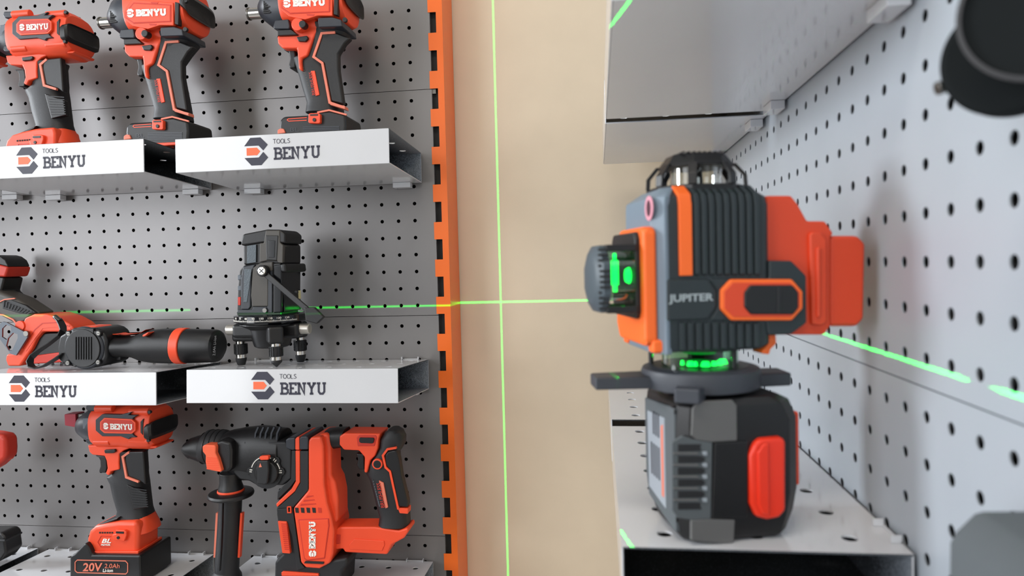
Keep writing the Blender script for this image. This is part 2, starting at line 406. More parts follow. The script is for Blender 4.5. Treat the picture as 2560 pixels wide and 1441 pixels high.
# ------------------------------------------------------------------ shelves
SHL = .284; SHD = .155; SHH = .0435
def shelf_tree(label, group=None):
    """built at the origin: back edge on y=0, right end at x=0, top at z=0, extends to -x and -y"""
    t = thing('display_shelf', (0, 0, 0), label, 'shelf', group)
    mb = MB(); th = .0012; nx = 7; ny = 3; px = SHL / nx; py = SHD / ny
    perforated(mb, (-SHL + px / 2, -SHD + py / 2, 0), (1, 0, 0), (0, 1, 0), nx, ny, px, py, .0045, (0, 0, 1), th)
    mb.build('perforated_top', 'shelf', t)
    MB().box((-SHL, -SHD, -SHH), (0, -SHD + th, 0)).build('front_lip', 'shelf', t, .0006)
    MB().box((-SHL, -SHD + th, -SHH), (0, 0, -SHH + th)).build('bottom_plate', 'shelf', t, .0003)
    MB().box((-SHL, -.0013, -SHH + th), (0, -.0002, -th)).build('back_plate', 'shelf', t)
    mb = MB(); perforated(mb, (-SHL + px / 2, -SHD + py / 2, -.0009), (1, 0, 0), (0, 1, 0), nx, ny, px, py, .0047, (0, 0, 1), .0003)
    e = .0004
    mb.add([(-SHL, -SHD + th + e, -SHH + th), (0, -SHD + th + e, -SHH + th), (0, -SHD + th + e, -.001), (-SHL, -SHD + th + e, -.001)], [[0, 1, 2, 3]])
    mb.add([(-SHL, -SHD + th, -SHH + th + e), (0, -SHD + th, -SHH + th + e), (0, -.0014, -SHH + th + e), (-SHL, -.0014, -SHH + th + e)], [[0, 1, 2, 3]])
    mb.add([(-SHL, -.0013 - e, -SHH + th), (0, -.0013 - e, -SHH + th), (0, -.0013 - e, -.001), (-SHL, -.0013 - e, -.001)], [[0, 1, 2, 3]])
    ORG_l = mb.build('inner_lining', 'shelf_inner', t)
    for x0 in (-SHL + .015, -.040):
        MB().box((x0, -.0125, -SHH - .0075), (x0 + .026, -.0005, -SHH - .0002)).build('hook_tab', 'shelf', t, .0004)
        c = MB(); c.box((x0, -.006, .0003), (x0 + .0012, -.0003, .0045)); c.box((x0 + .0248, -.006, .0003), (x0 + .026, -.0003, .0045)); c.box((x0, -.0012, .0003), (x0 + .026, -.0003, .0014))
        c.build('hook_clip', 'shelf', t)
    return t
def copy_tree(o, loc, rot=None, label=None, group=None):
    c = o.copy(); COL.objects.link(c); c.location = loc
    if rot is not None: c.rotation_euler = rot
    if label: c['label'] = label
    if group: c['group'] = group
    def rec(a, b):
        for ch in list(a.children):
            d = ch.copy(); COL.objects.link(d); d.parent = b; rec(ch, d)
    rec(o, c); return c
R_ = math.radians
base_shelf = shelf_tree('', 'white display shelves with printed fronts')
def add_print(t, lx):
    """lx = distance of the mark from the left end of the shelf (m)"""
    y = -SHD - .0003; N = (0, -1, 0); hl = .0352; zb = -SHH + .0050
    fr = [c for c in t.children if c.name.startswith('front_lip')][0]; ORG[fr] = Vector((0, 0, 0))
    d, e = logo((-SHL + lx, y, zb), (1, 0, 0), (0, 0, 1), .0318, hl, N, .0003)
    d.build('logo_mark', 'ink', fr); e.build('logo_arrow', 'ink_orange', fr)
    strokes('BENYU', (-SHL + lx + .0392, y, zb + .0058), (1, 0, 0), (0, 0, 1), .0612, .0158, .0027, N, .0003).build('lettering', 'ink', fr)
    strokes('TOOLS', (-SHL + lx + .0386, y, zb + .0262), (1, 0, 0), (0, 0, 1), .0226, .0060, .0006, N, .0003).build('small_lettering', 'ink', fr)
plain = []
def shelf(loc, label, rx=0, rz=0, lx=None, first=[True]):
    c = copy_tree(base_shelf, loc, (R_(rx), 0, R_(rz)), label)
    if lx is not None: add_print(c, lx)
    return c
GZ = .0  # tilt values (degrees): shelves hang slightly nose-up
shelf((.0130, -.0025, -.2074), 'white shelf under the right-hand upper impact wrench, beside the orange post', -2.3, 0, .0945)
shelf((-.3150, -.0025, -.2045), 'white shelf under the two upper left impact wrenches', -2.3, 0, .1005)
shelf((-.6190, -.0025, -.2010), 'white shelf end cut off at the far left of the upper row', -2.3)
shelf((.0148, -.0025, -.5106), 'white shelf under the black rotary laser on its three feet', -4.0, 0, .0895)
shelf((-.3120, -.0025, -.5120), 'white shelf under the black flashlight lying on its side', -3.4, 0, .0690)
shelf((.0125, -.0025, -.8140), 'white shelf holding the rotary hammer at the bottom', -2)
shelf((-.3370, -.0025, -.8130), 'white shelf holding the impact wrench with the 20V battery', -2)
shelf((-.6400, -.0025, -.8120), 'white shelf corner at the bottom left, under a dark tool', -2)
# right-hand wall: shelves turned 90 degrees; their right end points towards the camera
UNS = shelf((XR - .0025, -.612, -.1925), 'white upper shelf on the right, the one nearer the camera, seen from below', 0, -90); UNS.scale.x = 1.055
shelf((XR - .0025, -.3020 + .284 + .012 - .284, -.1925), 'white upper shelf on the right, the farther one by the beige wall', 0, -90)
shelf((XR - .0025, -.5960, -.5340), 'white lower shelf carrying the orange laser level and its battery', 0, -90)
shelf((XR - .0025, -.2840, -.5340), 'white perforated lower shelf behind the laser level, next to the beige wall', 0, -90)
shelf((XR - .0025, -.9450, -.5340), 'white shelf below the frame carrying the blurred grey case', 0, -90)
def _rm(o):
    for c in list(o.children): _rm(c)
    bpy.data.objects.remove(o)
_rm(base_shelf)
def ztop_l(z0, rx, y): return z0 + math.tan(R_(-rx)) * (-y)

# ------------------------------------------------------------------ impact wrenches, compact kind (traced on the lower one)
ZA = zf(130, 1000, 3.269); YC = -.080; YF = -.108; YK = -.052
def kn(t, c, z, r=.0024, y=None, m='black', nm='screw'): disc(nm, c, z, (y or YF) - .002, r, .004, m, t)
def wrench_a():
    z = ZA; o = AY(z(560, 1300), YC); z_base = -.8075
    t = thing('impact_wrench', (o.x, YC, z_base), 'orange compact impact wrench with a 20V battery and a dark red cap on its nose', 'impact wrench', 'compact impact wrenches')
    # motor housing: ellipse sections along the axis
    def sec(x, yt, yb, yn=-.108, d=1.0):                    # x read on the near side of the body
        X = AY(z(x, 200), yn).x
        a = AY(z(x, yt), YC); b = AY(z(x, yb), YC); return X, a.z, b.z, d
    def body(nm, secs, m, dep, n, bev=.001):
        rg = []
        for X, za, zb, d in secs:
            c = (za + zb) / 2; h = (za - zb) / 2
            rg.append([Vector((X, YC - dep / 2 * d * math.copysign(abs(math.sin(a)) ** (2 / n), math.sin(a)), c + h * math.copysign(abs(math.cos(a)) ** (2 / n), math.cos(a)))) for a in [2 * math.pi * i / 36 for i in range(36)]])
        return MB().rings(rg).build(nm, m, t, bev, ang=50)
    body('nose_cone', [sec(183, 150, 262, -.094, .46), sec(192, 120, 288, -.097, .66), sec(225, 78, 330, -.103, .86), sec(290, 40, 365, -.107, .97), sec(400, 30, 372, -.108, 1)], 'gun', .057, 2.1)
    body('motor_housing', [sec(300, 48, 352, -.106, .96), sec(330, 26, 376), sec(520, 30, 374), sec(600, 20, 386), sec(750, 26, 388), sec(800, 60, 345, -.106, .95), sec(828, 110, 295, -.1, .75)], 'red', .060, 3.0)
    body('rear_band', [sec(752, 165, 285, -.111), sec(765, 150, 293, -.111), sec(790, 148, 288, -.111), sec(818, 142, 262, -.108, .93), sec(834, 150, 250, -.100, .74)], 'black', .066, 5)
    # lower housing around the trigger
    slab('trigger_housing', [(290, 373), (860, 380), (850, 398), (640, 396), (585, 415), (548, 445), (545, 520), (548, 572), (480, 588), (462, 622), (436, 606), (452, 560), (444, 500), (428, 462), (330, 452), (305, 430)], z, -.100, -.060, 'red', t, .003)
    slab('trigger', [(345, 458), (436, 462), (444, 500), (447, 560), (436, 600), (392, 598), (382, 580), (394, 545), (392, 500), (380, 475)], z, -.091, -.069, 'black', t, .003)
    slab('direction_switch', [(425, 412), (512, 406), (518, 425), (500, 438), (430, 440)], z, -.1035, -.099, 'black', t, .001)
    # side badge
    f = -.1125
    slab('badge_surround', [(355, 165), (410, 118), (560, 122), (650, 100), (625, 125), (695, 128), (660, 152), (660, 285), (690, 308), (640, 310), (625, 325), (560, 300), (410, 300), (355, 252)], z, f, YF + .002, 'gun', t, .0008)
    pl = slab('badge_plate', [(390, 182), (425, 148), (650, 160), (682, 188), (682, 252), (650, 280), (425, 275), (390, 245)], z, f - .0015, f + .002, 'red', t, .0008)
    slab('badge_inset', [(402, 188), (430, 160), (642, 171), (668, 194), (668, 246), (642, 268), (430, 262), (402, 240)], z, f - .0019, f, 'red_dark', t, .0003)
    fr = f - .0024
    a = AY(z(475, 243), fr); b = AY(z(655, 248), fr); r = (b - a).normalized(); h = AY(z(475, 196), fr).z - a.z
    strokes('BENYU', a, r, (0, 0, 1), (b - a).length, h, .0017, YN, .0006).build('lettering', 'white_print', t)
    a = AY(z(418, 242), fr); b = AY(z(462, 242), fr)
    d, e = logo(a, (b - a).normalized(), (0, 0, 1), (b - a).length, h * 1.12, YN, .0006); d.build('logo_mark', 'white_print', t); e.build('logo_arrow', 'white_print', t)
    slab('vent_slot', [(722, 180), (745, 155), (742, 290), (722, 270)], z, -.1105, -.106, 'black', t, .0005)
    # bosses with screws
    for x0, x1, y, r in ((362, 505, 72, .0055), (640, 800, 98, .0055), (352, 480, 342, .0052), (640, 800, 334, .0052)):
        yy = -.1035
        a = AY(z(x0, y), yy); b = AY(z(x1, y), yy)
        MB().tube(a, b, r, n=20).build('screw_boss', 'red', t, .001)
    for x, y in ((792, 103), (783, 334)): kn(t, (x, y), z, .0024, -.1075)
    for yy0, yy1 in ((40, 96), (308, 364)):
        slab('nose_clip', [(278, yy0), (362, yy0 + 5), (362, yy1), (290, yy1), (270, yy1 - 20)], z, -.105, -.075, 'gun', t, .002)
    slab('bit_retainer', [(250, 152), (300, 150), (300, 245), (250, 240)], z, -.1065, -.10, 'grey', t, .001)
    # handle
    hd = loft('handle', [((548, 398), (760, 398), 1.1), ((545, 440), (752, 440)), ((545, 520), (757, 520)), ((540, 575), (762, 575)), ((474, 612), (766, 615), 1.0), ((505, 670), (775, 680)), ((530, 780), (786, 780)), ((565, 890), (798, 890)), ((552, 950), (812, 945), 1.12)], z, YC, .036, 'rubber', t, 3.0)
    slab('grip_pad', [(600, 455), (620, 425), (745, 422), (752, 500), (765, 700), (720, 668), (622, 628), (596, 500)], z, -.0995, -.09, 'black', hd, .002)
    stripe('grip_accent', [(628, 430), (575, 468), (605, 635), (705, 672)], z, -.1000, .0032, 'salmon', hd, .004)
    slab('grip_ribs', [(610, 695), (700, 735), (765, 760), (780, 880), (665, 900)], z, -.0990, -.09, 'black', hd, .001)
    for i in range(8): stripe('rib', [(640 + i * 3.4, 722 + i * 21), (772 + i * 2, 742 + i * 19)], z, -.0998, .0012, 'rubber', hd, .001)
    slab('finger_pad', [(503, 662), (545, 700), (578, 895), (562, 900)], z, -.0935, -.07, 'grey', hd, .001)
    stripe('finger_accent', [(522, 672), (560, 702), (602, 885), (578, 908)], z, -.0968, .0026, 'salmon', hd, .006)
    # foot and battery
    ft = slab('foot', [(272, 1158), (300, 1075), (345, 1035), (430, 1015), (540, 1000), (690, 1000), (702, 1050), (700, 1262), (325, 1266), (300, 1205)], z, YF, -.060, 'red', t, .006, seg=3)
    loft('foot_neck', [((552, 938), (814, 932), 1), ((548, 965), (822, 960), 1.05), ((500, 1010), (838, 1005), 1.3), ((470, 1060), (850, 1060), 1.45)], z, YC, .037, 'red', t, 3.2)
    slab('foot_skirt', [(318, 1225), (345, 1240), (705, 1240), (705, 1275), (325, 1275)], z, -.1100, -.0570, 'red', t, .001)
    slab('display', [(375, 1022), (545, 962), (525, 985), (425, 1022)], z, -.104, -.062, 'black', t, .001)
    slab('belt_clip_mount', [(490, 1105), (520, 1098), (520, 1065), (590, 1068), (608, 1080), (608, 1110), (590, 1160), (500, 1150)], z, -.1125, -.107, 'red', t, .0012)
    kn(t, (538, 1130), z, .0022, -.1115); slab('clip_slot', [(522, 1078), (585, 1080), (585, 1096), (522, 1093)], z, -.1130, -.112, 'black', t, 0)
    for i in range(6): slab('vent', [(385 + 20 * i, 1082), (398 + 20 * i, 1082), (398 + 20 * i, 1094), (385 + 20 * i, 1094)], z, -.1085, -.107, 'cavity_shade', t, 0)
    stripe('side_groove', [(480, 1120), (400, 1115), (372, 1165), (398, 1205), (470, 1205)], z, -.1086, .0008, 'red_dark', t)
    for w, x0, x1, y0, y1 in (('BL', 405, 482, 1172, 1138), ('MOTOR', 400, 474, 1195, 1180)):
        a = AY(z(x0, y0), -.109); b = AY(z(x1, y0), -.109)
        text(w, a, (b - a).normalized(), (0, 0, 1), (b - a).length, AY(z(x0, y1), -.109).z - a.z, YN, 'white_print', t, bold=.02, shear=.3, thick=.0008)
    bt = slab('battery', [(142, 1300), (150, 1278), (180, 1262), (270, 1170), (300, 1210), (325, 1268), (722, 1274), (728, 1520), (142, 1500)], z, -.116, -.046, 'black', t, .003)
    yf = -.1168
    fr_ = [(188, 1330), (205, 1312), (600, 1320), (618, 1340), (618, 1408), (602, 1426), (205, 1414), (188, 1398), (188, 1330)]
    MB().path([AY(z(*p), yf) for p in fr_], .0011, YN, .001).build('label_frame', 'salmon', bt)
    for w, x0, x1, y0, y1, m, bo in (('20V', 250, 415, 1404, 1336, 'salmon', .02), ('2.0Ah', 428, 552, 1378, 1342, 'salmon', 0), ('Li-ion', 415, 498, 1410, 1384, 'white_print', .01)):
        a = AY(z(x0, y0), yf); b = AY(z(x1, y0), yf)
        text(w, a, (b - a).normalized(), (0, 0, 1), (b - a).length, AY(z(x0, y1), yf).z - a.z, YN, m, bt, bold=bo, shear=.15, thick=.0006)
    return t
wa = wrench_a()
# anvil under the cap: square drive; a copy without the cap goes on the upper shelf
yy = YC
a = AY(ZA(190, 205), -.092); c0 = AY(ZA(150, 200), YC).z
MB().box((a.x - .006, YC - .006, a.z + .002), (a.x + .010, YC + .006, a.z + .014)).build('square_drive', 'steel', wa, .001)
pa = AY(ZA(*(565, 215)), -.1145); pb = AY((93, 65.2), -.1145)
wa2 = copy_tree(wa, wa.location + (pb - pa), None, 'leftmost orange compact impact wrench on the upper shelf, seen whole with a bare nose')
def drop_battery(w):
    for c in [c for c in w.children if c.name.startswith('battery')]:
        for k in list(c.children): bpy.data.objects.remove(k)
        bpy.data.objects.remove(c)
drop_battery(wa2)

x = AY(ZA(190, 150), -.088)
MB().prism([(x.x - .0170, YC - .0085, x.z + .0055), (x.x + .002, YC - .0095, x.z + .0065), (x.x + .002, YC - .0095, x.z - .0135), (x.x - .0170, YC - .0085, x.z - .0110)], (0, .018, 0)).build('nose_cap', 'protector', wa, .001)
# the third compact wrench, only its foot is in the frame at the far left
wa3 = copy_tree(wa2, wa2.location + Vector((-.140, 0, 0)), None, 'orange compact impact wrench mostly cut off by the left edge of the upper shelf')

# ------------------------------------------------------------------ impact wrenches, high-torque kind (traced on the second from the left)
ZB = zf(0, 0, 3.602)
def wrench_b():
    z = ZB; o = AY(z(1450, 1300), YC)
    t = thing('impact_wrench', (o.x, YC, -.2005), 'large orange and black impact wrench second from the left on the upper shelf', 'impact wrench', 'large impact wrenches')
    YF = -.114
    def sec(x, yt, yb, yn=-.112, d=1.0):
        return AY(z(x, 130), yn).x, AY(z(1150, yt), YC).z, AY(z(1150, yb), YC).z, d
    def body(nm, secs, m, dep, n, bev=.001, par=None):
        rg = []
        for X, za, zb, d in secs:
            c = (za + zb) / 2; h = (za - zb) / 2
            rg.append([Vector((X, YC - dep / 2 * d * math.copysign(abs(math.sin(a)) ** (2 / n), math.sin(a)), c + h * math.copysign(abs(math.cos(a)) ** (2 / n), math.cos(a)))) for a in [2 * math.pi * i / 36 for i in range(36)]])
        return MB().rings(rg).build(nm, m, par or t, bev, ang=50)
    nc = body('nose_cone', [sec(958, 110, 240, -.094, .40), sec(965, 90, 262, -.096, .5), sec(1000, 0, 325, -.104, .80), sec(1060, -50, 385, -.109, .93), sec(1180, -85, 400, -.112, .97)], 'gun', .068, 2.05)
    for i in range(7): stripe('cooling_rib', [(988, 105 + i * 16), (1050, 92 + i * 17)], z, -.1085 - .0006 * i * (i < 4), .0018, 'black', nc, .002)
    MB().tube((AY(z(975, 195), YC).x - .010, YC, AY(z(975, 205), YC).z), (AY(z(975, 195), YC).x + .008, YC, AY(z(975, 205), YC).z), .0075, n=24).build('square_drive', 'chrome', t, .001)
    MB().tube((AY(z(975, 195), YC).x - .012, YC, AY(z(975, 205), YC).z), (AY(z(975, 195), YC).x - .0095, YC, AY(z(975, 205), YC).z), .0085, n=24).build('friction_ring', 'steel', t, .0005)
    body('motor_housing', [sec(1110, -78, 350, -.112, .97), sec(1140, -92, 372), sec(1400, -92, 360), sec(1520, -95, 380), sec(1590, -90, 380), sec(1650, -60, 355, -.112, .97), sec(1678, 0, 300, -.108, .85)], 'red', .070, 2.8)
    body('rear_band', [sec(1618, 60, 205, -.118), sec(1632, 40, 215, -.118), sec(1655, 60, 235, -.118), sec(1678, 90, 255, -.115, .95), sec(1694, 130, 250, -.106, .76)], 'black', .076, 4)
    f = -.1165
    slab('housing_seam', [(1572, 15), (1612, 25), (1605, 225), (1572, 215)], z, f, -.108, 'black', t, .001)
    pl = slab('badge_plate', [(1112, 110), (1135, 60), (1190, -10), (1560, 22), (1562, 228), (1435, 228), (1330, 262), (1190, 232), (1112, 165)], z, f, -.11, 'red', t, .0012)
    slab('badge_inset', [(1128, 112), (1200, 22), (1540, 42), (1540, 196), (1200, 212), (1128, 160)], z, f - .0006, f + .001, 'red_dark', t, .0004)
    slab('badge_field', [(1138, 114), (1206, 32), (1530, 50), (1530, 188), (1206, 202), (1138, 156)], z, f - .0009, f + .001, 'red', t, .0004)
    fr = f - .0016
    a = AY(z(1225, 148), fr); b = AY(z(1495, 140), fr); r = (b - a).normalized(); h = AY(z(1225, 85), fr).z - a.z
    strokes('BENYU', a, r, (0, 0, 1), (b - a).length, h, .0027, YN, .0006).build('lettering', 'white_print', t)
    a = AY(z(1142, 158), fr); b = AY(z(1208, 155), fr)
    d, e = logo(a, (b - a).normalized(), (0, 0, 1), (b - a).length, h * 1.22, YN, .0006); d.build('logo_mark', 'white_print', t); e.build('logo_arrow', 'white_print', t)
    for q in ((1340, 212), (1355, 18)): slab('vent_slot', [(q[0], q[1]), (q[0] + 70, q[1] + 3), (q[0] + 62, q[1] + 17), (q[0] + 8, q[1] + 15)], z, f - .0003, f, 'red_dark', t, 0)
    slab('lower_housing', [(1190, 290), (1230, 245), (1440, 240), (1462, 330), (1420, 430), (1370, 575), (1322, 600), (1322, 640), (1330, 712), (1298, 690), (1290, 600), (1282, 512), (1162, 512), (1120, 470), (1112, 400), (1280, 395)], z, -.104, -.056, 'red', t, .0025)
    slab('trigger', [(1175, 515), (1282, 512), (1292, 600), (1288, 680), (1240, 690), (1228, 660), (1240, 600), (1230, 545)], z, -.093, -.067, 'black', t, .003)
    slab('direction_switch', [(1272, 412), (1360, 400), (1372, 425), (1350, 452), (1290, 450)], z, -.1075, -.103, 'black', t, .001)
    disc('hanger_boss', (1268, 300), z, -.1155, .0085, .02, 'red', t, .001); disc('hanger_pin', (1298, 300), z, -.1215, .0048, .01, 'black', t, .001)
    for y0, y1 in ((255, 342),): slab('nose_clip', [(1085, y0 + 10), (1200, y0), (1212, y1 - 20), (1205, y1), (1075, y1), (1070, y1 - 25)], z, -.110, -.08, 'gun', t, .002)
    slab('nose_skirt', [(1110, 350), (1220, 345), (1285, 392), (1112, 400)], z, -.108, -.06, 'black', t, .001)
    slab('shoulder_block', [(1440, 245), (1560, 238), (1640, 262), (1650, 320), (1445, 328)], z, -.1145, -.06, 'gun', t, .0015)
    for x, y in ((1665, 262), (1668, 2)): kn(t, (x, y), z, .0030, -.1150)
    hd = loft('handle', [((1440, 325), (1770, 325), 1.25), ((1432, 400), (1762, 400), 1.2), ((1410, 500), (1695, 490), 1.05), ((1385, 590), (1640, 570)), ((1308, 612), (1636, 615)), ((1330, 680), (1642, 680)), ((1365, 780), (1660, 780)), ((1395, 890), (1680, 880)), ((1430, 1000), (1700, 990)), ((1425, 1050), (1708, 1060), 1.08), ((1420, 1090), (1712, 1090), 1.1)], z, YC, .040, 'rubber', t, 3.0)
    slab('grip_pad', [(1500, 385), (1620, 372), (1740, 420), (1690, 470), (1636, 560), (1640, 700), (1685, 1000), (1580, 975), (1515, 645), (1430, 590)], z, -.1018, -.09, 'black', hd, .0025)
    stripe('grip_accent', [(1605, 372), (1492, 380), (1425, 585), (1500, 640), (1565, 985), (1695, 1030)], z, -.1034, .0032, 'salmon', hd, .005)
    slab('accent_tip', [(1575, 985), (1695, 1015), (1700, 1045), (1570, 1005)], z, -.1032, -.09, 'salmon', hd, .0005)
    slab('finger_pad', [(1335, 660), (1350, 655), (1410, 705), (1460, 930), (1430, 985), (1385, 880)], z, -.0985, -.07, 'grey', hd, .001)
    for i in range(13): stripe('rib', [(1340 + i * 6.6, 682 + i * 22), (1385 + i * 5, 678 + i * 22)], z, -.0995, .0018, 'taupe', hd, .002)
    tg = slab('tag', [(1406, 708), (1440, 706), (1482, 918), (1450, 928)], z, -.1012, -.09, 'red', hd, .0006)
    a = AY(z(1448, 916), -.1016); b = AY(z(1416, 716), -.1016); r = (b - a).normalized(); u = r.cross(YN).normalized()
    text('BRUSHLESS', a, r, -u, (b - a).length, .0045, YN, 'red_dark', tg)
    ft = slab('foot', [(1128, 1200), (1132, 1140), (1165, 1105), (1360, 1095), (1440, 1062), (1560, 1055), (1690, 1090), (1700, 1180), (1690, 1300), (1560, 1330), (1180, 1330), (1150, 1290)], z, -.110, -.050, 'black', t, .005, seg=3)
    stripe('foot_accent', [(1450, 1072), (1550, 1052), (1698, 1092)], z, -.1108, .0022, 'salmon', t, .002)
    for i in range(5): stripe('side_groove', [(1330, 1200 + i * 14), (1640, 1196 + i * 14)], z, -.1106, .0012, 'gun', t)
    slab('nub', [(1112, 1260), (1112, 1225), (1135, 1210), (1165, 1214), (1180, 1250)], z, -.112, -.10, 'salmon', t, .001)
    slab('belt_clip_mount', [(1368, 1085), (1385, 1078), (1455, 1078), (1468, 1090), (1468, 1160), (1455, 1168), (1375, 1165), (1366, 1155)], z, -.1155, -.109, 'red', t, .001)
    slab('clip_slot', [(1382, 1088), (1448, 1086), (1448, 1100), (1382, 1102)], z, -.1160, -.115, 'black', t, 0)
    kn(t, (1414, 1136), z, .0024, -.1150)
    stripe('vent_frame', [(1362, 1117), (1206, 1128), (1197, 1138), (1210, 1148), (1362, 1140)], z, -.1106, .0010, 'red', t)
    a = AY(z(1225, 1240), -.1104); b = AY(z(1300, 1238), -.1104)
    text('BL', a, (b - a).normalized(), (0, 0, 1), (b - a).length, AY(z(1225, 1206), -.1104).z - a.z, YN, 'gun', t, thick=.0005)
    slab('battery_seat', [(1300, 1292), (1690, 1275), (1692, 1330), (1290, 1330)], z, -.1115, -.050, 'red', t, .001)
    return t
wb_ = wrench_b()
pa = AY((366.5, 31.9), -.1165); pb = AY((759.8, 6.9), -.1165)
wb2 = copy_tree(wb_, wb_.location + (pb - pa), None, 'large orange and black impact wrench alone on the right-hand upper shelf')
def stand_on(w, ztop):
    bpy.context.view_layer.update()
    for c in w.children:
        if c.type != 'MESH': continue
        M = c.matrix_world
        if min((M @ v.co).z for v in c.data.vertices) < ztop(-.1):
            c.data = c.data.copy()
            for v in c.data.vertices:
                p = M @ v.co; zt_ = ztop(p.y)
                if p.z < zt_: v.co = M.inverted() @ Vector((p.x, p.y, zt_))
t1 = math.tan(R_(2.3)); t2 = math.tan(R_(2.0))
stand_on(wa, lambda y: -.8124 - y * t2)
stand_on(wa2, lambda y: -.2038 - y * t1); stand_on(wa3, lambda y: -.2038 - y * t1)
stand_on(wb_, lambda y: -.2038 - y * t1); stand_on(wb2, lambda y: -.2067 - y * t1)

# ------------------------------------------------------------------ rotary hammer
ZH = zf(440, 1030, 3.506)
def hammer():
    z = ZH; o = AY(z(1100, 1441), -.085)
    t = thing('rotary_hammer', (o.x, -.085, -.8075), 'orange and black rotary hammer with a side handle on the bottom shelf', 'rotary hammer')
    F = -.112
    # barrel and chuck
    YB = -.086
    loft('chuck', [((97, 320), (97, 290), .12 * 4), ((100, 355), (100, 262), .9), ((130, 400), (130, 232), 1), ((190, 425), (190, 212), 1), ((232, 445), (232, 200), 1), ((250, 460), (250, 178), 1.05)], z, YB, .034, 'black', t, 2.0, bevel=.0008)
    loft('chuck_sleeve', [((252, 440), (252, 188), 1), ((285, 455), (285, 160), 1.1), ((430, 455), (430, 160), 1.1), ((450, 440), (450, 172), 1)], z, YB, .042, 'rubber', t, 2.0, bevel=.0008)
    for x in (300, 345, 390): loft('sleeve_ring', [((x, 458), (x, 156)), ((x + 12, 458), (x + 12, 156))], z, YB, .048, 'black', t, 2.0, bevel=.0005)
    loft('barrel', [((445, 470), (445, 175), .9), ((490, 510), (490, 160), 1), ((560, 560), (560, 148), 1.1), ((600, 590), (600, 138), 1.15), ((760, 590), (760, 124), 1.2), ((960, 590), (960, 148), 1.2)], z, YB, .046, 'black', t, 2.6)
    slab('gearbox', [(500, 300), (600, 262), (960, 262), (1012, 342), (1012, 590), (935, 650), (700, 648), (640, 612), (560, 600), (500, 540)], z, F + .001, -.06, 'rubber', t, .003)
    for i, x in enumerate((690, 735, 780, 830, 880)): stripe('barrel_rib', [(x + 30, 135), (x + 5, 190), (x, 250)], z, -.1085, .0022, 'gun', t, .003)
    # housing
    slab('lower_chassis', [(885, 770), (1000, 650), (1130, 600), (1180, 700), (1140, 1340), (1500, 1280), (1502, 1345), (1455, 1400), (1445, 1600), (858, 1600), (862, 1320), (930, 1250), (885, 960), (876, 900)], z, F + .002, -.055, 'rubber', t, .004)
    slab('rear_housing', [(1240, 196), (1335, 190), (1356, 330), (1362, 560), (1394, 620), (1418, 740), (1422, 960), (1340, 1035), (1290, 1000)], z, -.106, -.066, 'red', t, .005)
    slab('main_housing', [(1158, 300), (1160, 250), (1185, 222), (1270, 218), (1290, 300), (1300, 640), (1325, 800), (1362, 930), (1385, 1050), (1375, 1250), (1350, 1330), (1255, 1380), (1135, 1372), (1092, 1325), (1025, 850), (1158, 690)], z, F - .003, -.056, 'red', t, .004, seg=3)
    slab('housing_recess', [(1070, 945), (1340, 935), (1345, 1000), (1305, 1290), (1150, 1310), (1120, 1290)], z, F - .0036, F, 'red_dark', t, .0006)
    slab('recess_floor', [(1080, 955), (1330, 945), (1335, 1000), (1298, 1280), (1152, 1300), (1128, 1284)], z, F - .0040, F, 'red', t, .0004)
    slab('front_belt', [(958, 245), (985, 230), (1045, 225), (1045, 335), (1020, 342), (960, 322)], z, F - .001, -.06, 'gun', t, .002)
    slab('second_belt', [(1078, 235), (1095, 215), (1150, 212), (1158, 240), (1158, 335), (1078, 335)], z, F - .0025, -.06, 'gun', t, .002)
    slab('orange_belt', [(1045, 335), (1045, 240), (1060, 222), (1080, 222), (1080, 335)], z, F - .0028, -.06, 'red', t, .0008)
    slab('side_band', [(1012, 342), (1046, 342), (1050, 600), (1000, 665), (885, 780), (890, 700), (1005, 590)], z, F - .0012, -.06, 'rubber', t, .001)
    slab('side_accent', [(1046, 342), (1084, 345), (1084, 620), (1040, 700), (885, 838), (876, 812), (900, 785), (1010, 680), (1048, 610)], z, F - .0022, -.07, 'red', t, .0008)
    slab('side_plate', [(1084, 345), (1160, 345), (1160, 690), (1022, 845), (880, 850), (1040, 705), (1088, 625)], z, F - .0014, -.07, 'rubber', t, .001)
    slab('chassis_plate', [(882, 850), (1022, 845), (1090, 1325), (1130, 1372), (1060, 1395), (1015, 1090), (975, 975), (892, 962)], z, F - .0010, -.07, 'rubber', t, .001)
    g = slab('grip_strip', [(890, 960), (968, 966), (1000, 1247), (930, 1242)], z, F - .003, -.09, 'salmon' if 0 else 'red', t, .001)
    for i in range(14): stripe('strip_rib', [(922 + i * 2.3, 985 + i * 17), (972 + i * 2, 988 + i * 17)], z, F - .0034, .0012, 'red_dark', g)
    slab('base_strip', [(922, 1412), (935, 1403), (1245, 1424), (1252, 1441), (925, 1441)], z, F - .0008, F + .004, 'red', t, .0006)
    MB().path([AY(z(*p), F - .003) for p in ((975, 836), (1003, 836), (1006, 886), (978, 886), (975, 836))], .0012, YN, .002).build('slot_frame', 'red', t)
    for i in range(5): slab('cooling_slot', [(1042 + 50 * i, 842), (1072 + 50 * i, 844), (1076 + 50 * i, 888), (1048 + 50 * i, 886)], z, F - .0034, F, 'cavity_shade' if i < 4 else 'red_dark', t, 0)
    for i in range(3): slab('vent', [(1150 - i * 26, 738 + i * 35), (1200 + i * 12, 735 + i * 35), (1205 + i * 12, 742 + i * 35), (1140 - i * 26, 756 + i * 35)], z, F - .0033, F, 'red_dark', t, 0)
    slab('lower_slot', [(1132, 1312), (1296, 1318), (1290, 1338), (1120, 1330)], z, F - .0045, F, 'cavity_shade', t, .0002)
    fr = F - .0048
    a = AY(z(1222, 1202), fr); b = AY(z(1222, 965), fr); u = (AY(z(1165, 1202), fr) - a)
